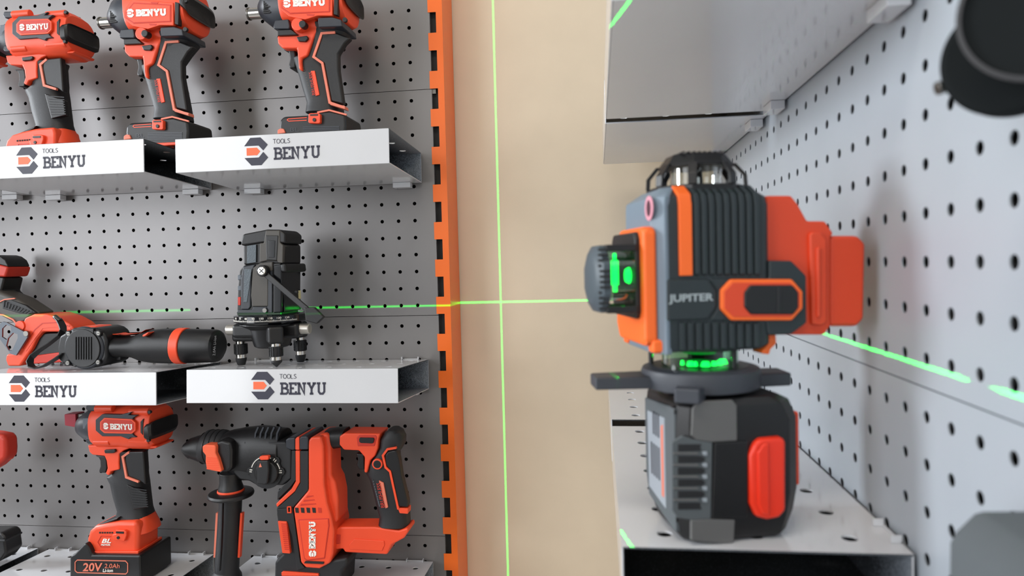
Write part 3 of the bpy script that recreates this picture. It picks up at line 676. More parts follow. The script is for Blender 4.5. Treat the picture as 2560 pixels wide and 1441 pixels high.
    strokes('BENYU', a, (b - a).normalized(), u.normalized(), (b - a).length, u.length, .0024, YN, .0006).build('lettering', 'white_print', t)
    a = AY(z(1228, 1276), fr); b = AY(z(1228, 1215), fr)
    d, e = logo(a, (b - a).normalized(), u.normalized(), (b - a).length, u.length * 1.12, YN, .0006); d.build('logo_mark', 'white_print', t); e.build('logo_arrow', 'white_print', t)
    # foot, top arm
    slab('foot_bar', [(1350, 1050), (1450, 1012), (1740, 1012), (1950, 1045), (2030, 1020), (2040, 1050), (1998, 1110), (1890, 1170), (1850, 1255), (1480, 1236), (1462, 1205), (1375, 1215)], z, -.104, -.070, 'red', t, .004, seg=3)
    slab('foot_panel', [(1560, 1118), (1822, 1133), (1827, 1170), (1805, 1222), (1520, 1208), (1514, 1168)], z, -.1052, -.10, 'red', t, .0008)
    slab('foot_inset', [(1378, 1075), (1442, 1078), (1438, 1160), (1376, 1165)], z, -.1048, -.10, 'red_dark', t, .0008)
    loft('bellows', [((1300, 180), (1300, 290), 1), ((1335, 148), (1325, 308), 1), ((1420, 140), (1405, 314), 1), ((1500, 138), (1470, 305), .95)], z, -.085, .036, 'black', t, 3)
    slab('top_arm', [(1432, 215), (1475, 188), (1790, 192), (1775, 240), (1768, 320), (1742, 390), (1700, 430), (1672, 540), (1648, 535), (1652, 400), (1602, 342), (1470, 336), (1430, 292)], z, -.104, -.066, 'red', t, .004)
    slab('lock_recess', [(1580, 225), (1605, 205), (1750, 205), (1762, 225), (1740, 305), (1590, 305)], z, -.1048, -.10, 'red_dark', t, .0012)
    slab('lock_button', [(1602, 240), (1612, 228), (1728, 230), (1736, 240), (1730, 272), (1718, 280), (1618, 276), (1604, 266)], z, -.1065, -.10, 'black', t, .0012)
    slab('trigger', [(1575, 362), (1648, 372), (1652, 512), (1600, 510), (1580, 470), (1590, 420)], z, -.096, -.074, 'black', t, .002)
    hd = loft('handle', [((1880, 142), (1945, 146), .8), ((1845, 170), (1985, 170), .95), ((1802, 230), (2008, 215)), ((1798, 300), (2006, 275)), ((1745, 380), (1958, 350)), ((1692, 440), (1962, 430)), ((1680, 525), (1978, 510)), ((1712, 580), (1990, 570)), ((1745, 700), (2018, 690)), ((1778, 840), (2038, 830)), ((1798, 900), (2044, 900)), ((1788, 975), (2048, 985), 1.1)], z, -.085, .036, 'rubber', t, 3.0)
    slab('grip_pad', [(1852, 352), (1925, 335), (1952, 420), (1972, 560), (2028, 790), (2030, 842), (1945, 832), (1885, 530), (1835, 470), (1832, 385)], z, -.1048, -.09, 'black', hd, .002)
    stripe('grip_accent', [(1928, 318), (1852, 330), (1812, 385), (1836, 490), (1875, 525), (1948, 858)], z, -.1056, .0028, 'red', hd, .005)
    slab('accent_tip', [(1942, 845), (2034, 850), (2032, 898), (1960, 892)], z, -.1052, -.09, 'red', hd, .0008)
    disc('ring_button', (1762, 462), z, -.1065, .0072, .01, 'red', hd, .001); disc('button_centre', (1762, 462), z, -.1070, .0056, .01, 'black', hd, .001)
    slab('finger_pad', [(1712, 575), (1770, 600), (1838, 850), (1805, 880), (1778, 830)], z, -.1015, -.08, 'grey', hd, .001)
    for i in range(12): stripe('rib', [(1722 + i * 6.2, 602 + i * 22), (1776 + i * 4.6, 606 + i * 21)], z, -.1025, .0016, 'rubber', hd, .002)
    tg = slab('tag', [(1778, 605), (1818, 625), (1858, 840), (1836, 850)], z, -.1048, -.09, 'salmon', hd, .0005)
    a = AY(z(1832, 838), -.1053); b = AY(z(1790, 622), -.1053); r = (b - a).normalized(); u = YN.cross(r).normalized()
    text('BRUSHLESS', a, r, u if u.x < 0 else -u, (b - a).length, .0055, YN, 'red_dark', tg)
    # mode dial
    D = (785, 530)
    disc('dial_bezel', D, z, F - .002, .0182, .006, 'black', t, .001)
    for ang in (96, 178, 45, 2):
        c = AY(z(*D), F - .0015); aa = R_(ang); c2 = c + Vector((math.cos(aa), 0, math.sin(aa))) * .0215
        MB().tube(c2, c2 + Vector((0, .006, 0)), .0062, n=8).build('dial_tab', 'black', t, .0008)
    disc('dial_plate', D, z, F - .0018, .0232, .005, 'rubber', t, .0008)
    c = AY(z(*D), F - .0024)
    for a0, a1 in ((112, 165), (78, 88), (66, 75), (12, 38)):
        MB().path([c + Vector((math.cos(R_(a)), 0, math.sin(R_(a)))) * .0207 for a in range(a0, a1 + 1, 3 if a1 - a0 > 12 else 2)], .0011, YN, .0004).build('dial_mark', 'white_print', t)
    for ang in (90, 50, 2, 176):
        aa = R_(ang); c2 = c + Vector((math.cos(aa), 0, math.sin(aa))) * .0212; e1 = Vector((math.cos(aa), 0, math.sin(aa))); e2 = Vector((-e1.z, 0, e1.x))
        MB().path([c2 - e2 * .0013 - e1 * .002, c2 - e2 * .0013 + e1 * .002], .0011, YN, .0004).path([c2 + e2 * .0014 - e1 * .0014, c2 + e2 * .0014 + e1 * .002], .0010, YN, .0004).build('dial_symbol', 'white_print', t)
    dk = disc('dial_knob', (790, 540), z, F - .008, .0158, .012, 'black', t, .0015)
    slab('dial_pointer', [(708, 430), (805, 428), (812, 520), (800, 630), (775, 642), (708, 636)], z, F - .013, F - .006, 'rubber', dk, .002)
    slab('pointer_tip', [(726, 405), (735, 392), (800, 388), (812, 396), (806, 424), (740, 426)], z, F - .0125, F - .006, 'red', dk, .001)
    slab('pointer_arrow', [(738, 450), (752, 485), (726, 488)], z, F - .0133, F - .012, 'salmon', dk, 0)
    # front clamp with its lever and the side handle
    YH = -.100
    slab('clamp', [(350, 262), (400, 252), (478, 270), (492, 340), (490, 500), (455, 535), (385, 535), (345, 470)], z, -.122, -.07, 'black', t, .004)
    lv = slab('clamp_lever', [(228, 305), (250, 290), (338, 294), (348, 312), (346, 362), (368, 410), (400, 520), (385, 532), (268, 508), (256, 440), (258, 385), (232, 352)], z, -.128, -.112, 'red_light', t, .003)
    for i in range(7): stripe('lever_rib', [(268, 405 + i * 16), (362 + i * 3, 408 + i * 16)], z, -.1283, .0010, 'red', lv)
    ZC = AY(z(480, 650), YH)
    xc = ZC.x
    def zz(y): return AY(z(480, y), YH).z
    def rr(px): return px / 3.506 / 2 / FPX * 0.895
    MB().lathe((xc, YH, zz(530)), (0, 0, -1), [(0, rr(190)), ((zz(530) - zz(620)), rr(192)), ((zz(530) - zz(655)), rr(216)), ((zz(530) - zz(680)), rr(226)), ((zz(530) - zz(690)), rr(226))]).build('collar', 'black', t, .001)
    MB().lathe((xc, YH, zz(678)), (0, 0, -1), [(0, rr(236)), ((zz(678) - zz(692)), rr(242)), ((zz(678) - zz(702)), rr(236))]).build('collar_ring', 'red', t, .0005)
    MB().lathe((xc, YH, zz(694)), (0, 0, -1), [(0, rr(290)), (.0015, rr(392)), (.0045, rr(408)), (.0070, rr(398)), (.0085, rr(200))], n=48).build('guard_disc', 'black', t, .0005)
    pr = [(720, 205, 480), (800, 202, 478), (900, 205, 472), (1000, 208, 468), (1100, 212, 462), (1200, 216, 458), (1300, 216, 450), (1390, 214, 446), (1410, 240, 440), (1440, 282, 436), (1470, 290, 436)]
    rg = []
    for y, w, cx in pr:
        q = AY(z(cx, y), YH); rg.append([q + Vector((math.cos(2 * math.pi * i / 28) * rr(w), math.sin(2 * math.pi * i / 28) * rr(w), 0)) for i in range(28)])
    sh_ = MB().rings(rg).build('side_handle', 'rubber', t, .001)
    for sx, x0, x1 in ((-1, 358, 337), (1, 572, 548)):
        stripe('handle_accent', [(x0, 890), (x0 - (x0 - x1) * .5, 1080), (x1, 1280)], z, YH - .004, .0030, 'salmon' if sx < 0 else 'red', sh_, .006)
    stripe('grip_edge', [(405, 790), (400, 1000), (392, 1200), (378, 1400)], z, YH - .0275, .0010, 'black', sh_, .004)
    return t
rh = hammer()
stand_on(rh, lambda y: -.8134 - y * t2)

# ------------------------------------------------------------------ black rotary laser on three feet
ZR_ = zf(540, 550, 3.694)
def rotary():
    z = ZR_; yc = -.088; o = AY(z(515, 1360), yc)
    t = thing('rotary_laser', (o.x, yc, AY(z(515, 1355), -.125).z), 'black rotary laser level on three pointed feet with a silver pivot screw', 'laser level')
    F = -.115; B = -.062
    slab('body', [(190, 888), (198, 640), (215, 470), (255, 420), (400, 400), (600, 395), (604, 888)], z, F, B, 'black', t, .002)
    slab('tower', [(250, 420), (248, 230), (400, 205), (600, 205), (632, 232), (632, 410)], z, F + .001, B, 'black', t, .003)
    slab('top_cap', [(222, 232), (246, 132), (400, 102), (470, 88), (590, 90), (640, 130), (640, 218), (590, 215), (440, 212), (400, 216), (245, 238)], z, F - .0015, B - .002, 'gun' if 0 else 'black', t, .0025)
    slab('tower_spine', [(400, 395), (402, 215), (440, 212), (458, 98), (588, 98), (592, 212), (620, 235), (615, 400), (572, 398), (565, 380), (462, 380)], z, F - .0025, F + .01, 'taupe', t, .0012)
    slab('window_frame', [(456, 142), (576, 142), (562, 378), (462, 372)], z, F - .0032, F + .004, 'black', t, .0012)
    slab('window_glass', [(482, 188), (546, 190), (540, 350), (484, 346)], z, F - .0036, F, 'screen', t, .0005)
    slab('face_plate', [(345, 440), (405, 400), (520, 388), (520, 470), (480, 480), (478, 800), (332, 802), (320, 700), (335, 480)], z, F - .0022, F + .004, 'taupe', t, .0012)
    slab('spine', [(476, 395), (520, 395), (518, 860), (472, 860)], z, F - .0016, F + .004, 'gun', t, .0008)
    slab('grip', [(230, 830), (225, 560), (248, 432), (362, 410), (345, 452), (325, 500), (318, 805), (300, 830)], z, F - .0020, F + .01, 'gun', t, .0015)
    slab('grip_texture', [(262, 452), (328, 455), (305, 640), (285, 762), (252, 762)], z, F - .0026, F, 'texture', t, .0004)
    slab('tower_texture', [(286, 240), (370, 228), (368, 392), (285, 405)], z, F - .0012, F + .003, 'texture', t, .0004)
    slab('lower_trim', [(185, 865), (200, 830), (330, 830), (345, 802), (470, 805), (470, 865)], z, F - .0016, F + .01, 'gun', t, .001)
    slab('battery_door', [(528, 425), (608, 410), (604, 858), (528, 862)], z, F - .0018, B + .004, 'screen', t, .0015)
    slab('door_hood', [(592, 405), (640, 402), (648, 470), (640, 490), (590, 485)], z, F - .004, B + .008, 'black', t, .003)
    x1 = AY(z(604, 700), F).x
    q = MB().box((x1 + .0002, F + .004, AY(z(604, 855), F).z), (x1 + .0020, B + .002, AY(z(604, 500), F).z)).build('side_door', 'screen', t, .001)
    MB().box((x1 + .0022, B - .0062, AY(z(855, 728), B).z), (x1 + .0026, B + .0015, AY(z(855, 650), B).z)).build('sticker', 'sticker', t)
    for y in (535, 635): slab('side_button', [(195, y - 25), (235, y - 28), (235, y + 20), (198, y + 25)], z, F - .001, F + .02, 'grey', t, .0015)
    slab('red_mark', [(200, 715), (228, 712), (226, 790), (202, 790)], z, F - .0008, F + .01, 'red_dark', t, .0005)
    # pivot lever
    a = AY(z(418, 472), F - .008); b = AY(z(860, 850), F - .012)
    lv = MB().path([a, b], .0075, YN, .004).build('swing_lever', 'black', t, .001)
    slab('lever_tip', [(812, 812), (905, 808), (995, 900), (930, 962), (825, 935)], z, F - .013, F - .006, 'black', lv, .0015)
    disc('pivot_ring', (418, 472), z, F - .012, .0076, .012, 'black', lv, .0012)
    disc('pivot_screw', (418, 472), z, F - .0135, .0056, .004, 'chrome', lv, .001)
    stripe('screw_slot', [(398, 452), (438, 492)], z, F - .0138, .0011, 'black', lv, .0003); stripe('screw_slot', [(438, 452), (398, 492)], z, F - .0138, .0011, 'black', lv, .0003)
    kn(t, (448, 838), z, .0032, F - .002, 'steel'); kn(t, (738, 668), z, .002, F, 'black')
    # graduated ring, hub and arms
    cx = AY(z(512, 900), yc).x
    def zz(y, Y=yc): return AY(z(512, y), Y).z
    rg = .0485
    ring = MB().lathe((cx, yc, zz(862)), (0, 0, -1), [(0, rg - .004), (.0015, rg), (.0100, rg), (.0118, rg - .002), (.0150, rg - .010)], n=64).build('graduated_ring', 'screen', t, .0004)
    mbk = MB()
    for i in range(70):
        an = R_(200 + i * 2.0); e = Vector((math.cos(an), math.sin(an), 0)); c = Vector((cx, yc, zz(862) - .0085)) + e * (rg + .0001)
        hh = .0018 if i % 5 else .0026; tt = Vector((-e.y, e.x, 0)) * .00030
        mbk.prism([c - tt, c + tt, c + tt + Vector((0, 0, hh)), c - tt + Vector((0, 0, hh))], e * .0002)
    mbk.build('graduations', 'white_print', ring)
    for i, nn in enumerate(('60', '70', '80', '90', '100', '110', '120', '130')):
        an = R_(230 + i * 13.0); e = Vector((math.cos(an), math.sin(an), 0)); tn = Vector((-e.y, e.x, 0))
        w_ = .0038 if len(nn) == 2 else .0056
        text(nn, Vector((cx, yc, zz(862) - .0052)) + e * (rg + .0004) - tn * w_ / 2, tn, (0, 0, 1), w_, .0026, e, 'white_print', ring, name='ring_number')
    MB().lathe((cx, yc, zz(935)), (0, 0, -1), [(0, .040), (.004, .042), (.010, .030), (.034, .024), (.036, .020)], n=40).build('hub', 'black', t, .001)
    legs = [((.046 * math.cos(R_(a_)), .046 * math.sin(R_(a_))), a_) for a_ in (182, -58, 62)]
    zl = zz(1010); 
    for (dx, dy), an in legs:
        e = Vector((dx, dy, 0)).normalized(); c = Vector((cx, yc, zl)); sd = Vector((-e.y, e.x, 0))
        L = Vector((dx, dy, 0)).length
        MB().prism([c + sd * .010 + Vector((0, 0, .0075)), c + sd * .010 - Vector((0, 0, .016)), c - sd * .010 - Vector((0, 0, .016)), c - sd * .010 + Vector((0, 0, .0075))], e * (L + .008)).build('arm', 'black', t, .004, seg=3)
    MB().box((cx - .0475, yc - .022, zz(1078)), (cx + .0475, yc + .002, zz(948))).build('cross_arm', 'black', t, .005, seg=3)
    for sx in (-1, 1):
        MB().tube((cx + sx * .045, yc - .010, zz(1005)), (cx + sx * .060, yc - .010, zz(1005)), .0073, n=28).build('side_knob', 'knurl', t, .0015)
    ztip = {0: AY(z(180, 1342), yc - .003).z, 1: AY(z(515, 1360), yc - .039).z, 2: AY(z(808, 1312), yc + .041).z}
    for k, ((dx, dy), an) in enumerate(legs):
        p = Vector((cx + dx, yc + dy, zl - .014)); H = p.z - ztip[k]; s = H / .066
        ltop = MB().tube(p, p - Vector((0, 0, .011 * s)), .0064, n=24).build('leg', 'chrome', t, .0006)
        q = p - Vector((0, 0, .010 * s)); MB().tube(q, q - Vector((0, 0, .028 * s)), .0084, n=18).build('knurled_grip', 'black', ltop, .0008)
        mk_ = MB()
        for a_ in range(16):
            for b_ in range(6):
                e = Vector((math.cos(a_ * math.pi / 8), math.sin(a_ * math.pi / 8), 0)); c = q + e * .0083 - Vector((0, 0, (.003 + b_ * .0043) * s)); tn = Vector((-e.y, e.x, 0))
                mk_.prism([c + tn * .0010, c - Vector((0, 0, .0012)), c - tn * .0010, c + Vector((0, 0, .0012))], e * .0008)
        mk_.build('knurling', 'rubber', ltop)
        q -= Vector((0, 0, .027 * s)); MB().tube(q, q - Vector((0, 0, .011 * s)), .0068, n=24).build('lower_collar', 'chrome', ltop, .0006)
        q -= Vector((0, 0, .010 * s)); MB().lathe(q, (0, 0, -1), [(0, .0074), (.006 * s, .0072), (.0185 * s, .0010 if k == 1 else .0052), (.019 * s, .0003 if k == 1 else .004)], n=24).build('rubber_foot', 'rubber', ltop, .0006)
    return t
rotary()

# ------------------------------------------------------------------ flashlight lying on its side
ZL = zf(0, 640, 3.793)
def flashlight():
    z = ZL; yc = -.095; o = AY(z(1200, 1040), yc)
    t = thing('cordless_ratchet_wrench', (o.x, yc, AY(z(800, 1070), -.12).z), 'black cordless tool lying on its side with an orange ring round its round battery', 'cordless tool')
    slab('head_housing', [(560, 760), (600, 740), (640, 715), (690, 685), (890, 683), (945, 700), (990, 735), (1010, 800), (1015, 960), (985, 1030), (930, 1055), (860, 1068), (700, 1060), (640, 1040), (585, 1030), (548, 985), (540, 870)], z, -.120, -.068, 'black', t, .004, seg=3)
    c = (795, 875)
    p = AY(z(*c), -.1215)
    MB().lathe((p.x, -.118, p.z), (0, -1, 0), [(0, .0300), (.003, .0295), (.0045, .0278)], n=48).build('head_ring', 'gun', t, .0005)
    MB().lathe((p.x, -.1215, p.z), (0, -1, 0), [(0, .0270), (.003, .0262)], n=48).build('head_disc', 'black', t, .0006)
    for i in range(7): stripe('cooling_rib', [(712 + i * 24, 770), (712 + i * 24, 985)], z, -.1258, .0016, 'rubber', t, .0014)
    slab('vent_plate', [(690, 690), (885, 690), (885, 980), (790, 1015), (700, 1055), (692, 1050)], z, -.1235, -.119, 'black', t, .001)
    for q in ((645, 740), (930, 737), (638, 1018), (926, 1010)):
        disc('screw_well', q, z, -.1235, .0042, .01, 'black', t, .0006); disc('screw', q, z, -.1242, .0030, .003, 'steel', t, .0005)
        stripe('screw_slot', [(q[0] - 10, q[1]), (q[0] + 10, q[1])], z, -.1246, .0008, 'black', t, .0003)
    slab('orange_cheek', [(700, 685), (790, 668), (900, 668), (945, 690), (940, 720), (700, 712)], z, -.112, -.080, 'red', t, .002)
    slab('rear_hub', [(945, 700), (970, 675), (1020, 685), (1040, 740), (1000, 770)], z, -.100, -.075, 'black', t, .003)
    hd = loft('grip', [((985, 752), (985, 985), .9), ((1080, 762), (1080, 970), .95), ((1200, 765), (1200, 955), .95), ((1290, 755), (1290, 965), .95), ((1370, 718), (1370, 1000), 1), ((1460, 698), (1460, 1014), 1), ((1560, 690), (1560, 1018), 1), ((1690, 688), (1690, 1020), 1)], z, yc, .046, 'black', t, 2.2)
    loft('orange_ring', [((1688, 683), (1688, 1025)), ((1776, 683), (1772, 1024))], z, yc, .0492, 'red', t, 2.1)
    loft('battery', [((1776, 690), (1774, 1018)), ((2030, 698), (2030, 1010)), ((2062, 705), (2062, 1004), .97), ((2078, 740), (2078, 975), .85)], z, yc, .0475, 'gun' if 0 else 'black', t, 2.1)
    slab('red_mark', [(1350, 752), (1400, 726), (1412, 728), (1375, 762), (1352, 768)], z, -.1185, -.10, 'red', hd, .0006)
    slab('trigger', [(1040, 745), (1100, 742), (1160, 758), (1300, 752), (1380, 700), (1300, 745), (1180, 748)], z, -.105, -.085, 'red', hd, .0006)
    slab('lower_lug', [(1095, 945), (1140, 945), (1140, 990), (1100, 990)], z, -.104, -.086, 'black', hd, .001)
    a = AY(z(2040, 948), yc - .0235); b = AY(z(2052, 760), yc - .0235); r = (b - a).normalized()
    text('2.0Ah Li-ion', a, r, Vector((-r.z, 0, r.x)), (b - a).length, .0036, YN, 'battery_grey', t)
    # wrist strap
    pts = [(545, 590), (570, 620), (592, 665), (600, 720), (560, 760), (460, 840), (370, 900), (300, 960), (282, 1010), (300, 1052), (350, 1066), (420, 1045), (520, 985), (600, 930)]
    ys = [-.080, -.084, -.090, -.100, -.105, -.110, -.118, -.126, -.130, -.133, -.133, -.130, -.124, -.118]
    P3 = [AY(z(*p), y) for p, y in zip(pts, ys)]
    mb = MB(); rg = []
    for i, p in enumerate(P3):
        a = (P3[min(i + 1, len(P3) - 1)] - P3[max(i - 1, 0)]).normalized(); n = Vector((0, 1, 0)) - a * a.y; n.normalize(); u = a.cross(n)
        rg.append([p + u * .0009 + n * .0055, p - u * .0009 + n * .0055, p - u * .0009 - n * .0055, p + u * .0009 - n * .0055])
    mb.rings(rg).build('wrist_strap', 'rubber', t, .0003)
    MB().tube(P3[0] + Vector((-.004, 0, .002)), P3[1], .0035, n=14).build('strap_crimp', 'steel', t, .0005)
    return t
flashlight()

# ------------------------------------------------------------------ tilted cordless tool cut off by the left edge
def tilted(slab=slab, stripe=stripe, kn=kn, plate=plate):
    s0, t0, k0, p0 = slab, stripe, kn, plate; D = .042
    slab = lambda n, p, z, a, b, *r, **k: s0(n, p, z, a + D, b + D, *r, **k)
    stripe = lambda n, p, z, a, *r, **k: t0(n, p, z, a + D, *r, **k)
    kn = lambda t, c, z, r, y, *q: k0(t, c, z, r, y + D, *q)
    plate = lambda n, o, h, z, y, *r: p0(n, o, h, z, y + D, *r)
    z = ZL; o = AY(z(60, 1045), -.045)
    t = thing('cordless_saw', (o.x, -.045, AY(z(60, 1048), -.06).z), 'tilted cordless tool with a grey belt hook and orange battery foot at left edge', 'cordless tool')
    slab('handle', [(-300, 200), (0, 345), (150, 402), (372, 545), (300, 575), (235, 640), (150, 660), (120, 640), (0, 575), (-300, 430)], z, -.105, -.07, 'taupe', t, .006, seg=3)
    slab('grip_ribs', [(20, 440), (110, 420), (240, 470), (340, 540), (290, 552), (180, 545), (20, 500)], z, -.1062, -.10, 'rubber', t, .001)
    for i in range(10): stripe('rib', [(40 + i * 29, 432 + i * 11 - (8 if i < 2 else 0)), (32 + i * 25, 488 + i * 7)], z, -.1070, .0011, 'black', t, .001)
    stripe('grip_accent', [(-20, 443), (40, 415), (140, 404)], z, -.1066, .0016, 'salmon', t, .002)
    stripe('lower_accent', [(-40, 553), (30, 562), (120, 605), (148, 640)], z, -.1066, .0022, 'salmon', t, .002)
    slab('battery_foot', [(150, 652), (205, 660), (235, 590), (320, 552), (440, 552), (560, 590), (650, 640), (690, 675), (700, 705), (600, 722), (400, 722), (345, 790), (300, 880), (185, 1048), (72, 1048), (50, 985), (60, 935), (120, 930), (200, 760)], z, -.108, -.060, 'laser_orange' if 0 else 'red', t, .003)
    stripe('foot_ridge', [(240, 900), (330, 770), (400, 680), (520, 665), (670, 690)], z, -.1085, .0030, 'red', t, .002)
    stripe('foot_groove', [(215, 880), (330, 700), (400, 640), (540, 632), (660, 670)], z, -.1083, .0016, 'red_dark', t, .001)
    slab('battery_cavity', [(395, 735), (600, 728), (640, 760), (600, 900), (540, 985), (300, 990), (260, 950), (345, 800)], z, -.102, -.064, 'black', t, .002)
    slab('cavity_floor', [(260, 955), (600, 910), (640, 960), (600, 1010), (250, 1030)], z, -.106, -.070, 'red_dark', t, .002)
    plate('belt_hook', [(-40, 690), (-6, 655), (22, 625), (62, 632), (228, 722), (266, 752), (258, 775), (152, 945), (100, 930), (2, 795), (-40, 730)],
          [[(20, 690), (56, 655), (100, 668), (106, 712), (62, 798), (18, 770)], [(76, 782), (124, 730), (166, 744), (168, 780), (114, 900), (82, 896), (58, 852)]], z, -.1135, .0026, 'hook', t)
    kn(t, (185, 665), z, .0075, -.108, 'red', 'hook_boss'); kn(t, (242, 740), z, .0042, -.1125, 'steel', 'hook_screw')
    # tool head rising behind the handle
    slab('head_top', [(-60, -10), (0, 5), (48, 40), (72, 88), (76, 105), (-60, 70)], z, -.100, -.06, 'black', t, .004)
    slab('head_band', [(-60, 70), (76, 105), (64, 150), (45, 202), (-60, 196)], z, -.101, -.058, 'red_dark', t, .003)
    slab('head_lower', [(-60, 196), (40, 204), (34, 240), (10, 335), (60, 380), (-60, 380)], z, -.098, -.062, 'black', t, .004)
    return t
tilted()
def slabthing(name, parts, label, cat, group=None):
    first = True
    ps = []
    for nm, pts, z, yf, yb, m, bv in parts: ps.append((nm, pts, z, yf, yb, m, bv))
    o = AY(ps[0][2](*ps[0][1][0]), ps[0][3]); t = thing(name, tuple(o), label, cat, group)
    for nm, pts, z, yf, yb, m, bv in ps: slab(nm, pts, z, yf, yb, m, t, bv)
    return t
ZS = zf(0, 1060, 3.78)
slabthing('impact_wrench', [('rear_housing', [(-260, 80), (-70, 92), (10, 108), (52, 140), (57, 250), (52, 330), (10, 370), (-40, 415), (-100, 450), (-260, 480)], ZS, -.076, -.052, 'red_dark', .006),
    ('screw_lug', [(20, 125), (75, 118), (96, 140), (90, 165), (30, 162)], ZS, -.065, -.056, 'red', .001), ('screw_lug', [(18, 320), (72, 305), (92, 325), (80, 345), (20, 355)], ZS, -.065, -.056, 'red', .001)],
    'rounded orange-red tool end poking in at the left edge above the battery', 'impact wrench')
slabthing('battery_pack', [('shell', [(-300, 1030), (-60, 1030), (10, 1032), (50, 1075), (46, 1130), (60, 1225), (10, 1290), (-60, 1330), (-300, 1330)], ZS, -.086, -.055, 'black', .004),
    ('ridge', [(-300, 1100), (46, 1098), (46, 1118), (-300, 1120)], ZS, -.0875, -.056, 'rubber', .001)],
    'dark battery pack on the shelf at the bottom left edge', 'battery')

# ------------------------------------------------------------------ orange laser level on the right (own frame: u = away from its front, v = away from camera, w = up, mm)
Z1 = zf(1440, 360, 2.668); Z2 = zf(1440, 840, 2.397)
JT = thing('laser_level', tuple(LP(0, -5, 84)), 'large orange and slate laser level standing on the dark battery, green beams on', 'laser level')
def jslab(name, pts, vf, vb, m, bevel=1.0, par=None, z=Z1, **k):
    F = [JP(z(*p), vf) for p in pts]
    return MB().prism([LP(u, vf, w) for u, w in F], LV * ((vb - vf) * .001)).build(name, m, par or JT, bevel * .001, **k)
def uslab(name, pts, uf, ub, m, bevel=1.0, par=None, z=None):     # pts in (v, w) mm, or pixels when z is given
    F = [JU(z(*p), uf) for p in pts] if z else pts
    return MB().prism([LP(uf, v, w) for v, w in F], LU * ((ub - uf) * .001)).build(name, m, par or JT, bevel * .001)
def wloft(name, secs, m, bevel=1.0, par=None, **k):              # secs: (w, [(u, v)...])
    return MB().rings([[LP(u, v, w) for u, v in P_] for w, P_ in secs]).build(name, m, par or JT, bevel * .001, **k)
def octo(u0, u1, v0, v1, c, d=None):
    d = c if d is None else d
    return [(u0 + c, v0), (u1 - d, v0), (u1, v0 + d), (u1, v1 - d), (u1 - d, v1), (u0 + c, v1), (u0, v1 - c), (u0, v0 + c)]
VF = -36; VB = 27
UFr = JP(Z1(545, 700), VF)[0]; URe = JP(Z1(1297, 600), VF)[0]
WT = JP(Z1(900, 290), VF + 8)[1]; WB = JP(Z1(900, 1385), VF)[1]; WS = JP(Z1(900, 372), VF)[1]
(lambda *a: None)('level body', UFr, URe, WT, WB, WS)
UFr = -39.0
wloft('housing', [(WB, octo(UFr + 2, URe - 3, VF + 1, VB - 1, 5)), (WB + 3, octo(UFr, URe, VF, VB, 6, 3)), (WS - 3, octo(UFr, URe, VF, VB, 6, 3)), (WS + 2, octo(UFr + .5, URe - .5, VF + 1, VB - 1, 7, 4)), (WT, octo(UFr + 9, URe - 5, VF + 10, VB - 10, 6, 4))], 'slate', .8, ang=20)
# the paler front shell
MB().rings([[LP(u + du, v, w) for u, v in ((UFr - 1.2, VF + 7.5), (UFr - 1.2, VB - 7.5), (UFr + 5, VB - .5), (UFr + 8, VB - .5), (UFr + 8, VF + .5), (UFr + 4.6, VF - .6))] for w, du in ((WB - 1, 0), (WS - 2, 0), (WS + 2.2, .4))] + [[LP(u, v, WT + .5) for u, v in ((UFr + 7.6, VF + 15), (UFr + 7.6, VB - 15), (UFr + 12, VB - 9), (UFr + 14, VB - 9), (UFr + 14, VF + 9), (UFr + 11.5, VF + 9))]]).build('front_shell', 'slate_light', JT, .0008)
# ribs on the side facing the camera, with their slanted tops
for i in range(9):
    x = 800 + i * 50
    a = LP(*[(lambda q: (q[0], VF, q[1]))(JP(Z1(x, 880), VF))][0]); b = LP(*[(lambda q: (q[0], VF, q[1]))(JP(Z1(x, 378), VF))][0])
    u0 = JP(Z1(x, 500), VF)[0]; w0 = JP(Z1(x, 880), VF)[1]; hw = 1.45
    P_ = [(VF - .2, w0), (VF - 1.8, w0 + 1), (VF - 1.8, WS - 2.5), (VF - .2, WS + 3.4), (VF + 9.2, WT + 1.3), (VF + 12, WT - .5), (VF + 4, WS), (VF + 1, WS - 4), (VF + 1, w0)]
    MB().prism([LP(u0 - hw, v, w) for v, w in P_], LU * (2 * hw * .001)).build('rib', 'slate', JT, .0006)
for i in range(10):
    x = 705 + i * 55
    u0 = JP(Z1(x, 1300), VF)[0]; w1 = JP(Z1(x, 1188), VF)[1]; hw = 1.5
    P_ = [(VF + 1, WB + .5), (VF - 1.6, WB + 1.5), (VF - 1.6, w1 - .6), (VF + 1, w1)]
    MB().prism([LP(u0 - hw, v, w) for v, w in P_], LU * (2 * hw * .001)).build('rib', 'slate', JT, .0005)
u0 = JP(Z1(682, 600), VF)[0]; u1 = JP(Z1(768, 600), VF)[0]; w0 = JP(Z1(720, 880), VF)[1]
P_ = [(VF + 1, w0), (VF - 1.9, w0), (VF - 1.9, WS - 2.5), (VF - .3, WS + 3.5), (VF + 9.1, WT + 1.4), (VF + 12, WT - .5), (VF + 1, WS - 4)]
MB().prism([LP(u0, v, w) for v, w in P_], LU * ((u1 - u0) * .001)).build('orange_stripe', 'laser_orange', JT, .0006)
jslab('name_panel', [(612, 905), (880, 905), (935, 985), (935, 1090), (880, 1170), (612, 1180)], VF - 1.6, VF + 1, 'slate', 1.0)
q = [JP(Z1(*p), VF - 1.9) for p in ((620, 1072), (918, 1072), (620, 1006))]
a = LP(q[0][0], VF - 1.9, q[0][1])
text('JUPITER', a, LU, (0, 0, 1), (q[1][0] - q[0][0]) * .001, (q[2][1] - q[0][1]) * .001, -LV, 'silver_print', JT, bold=.025)
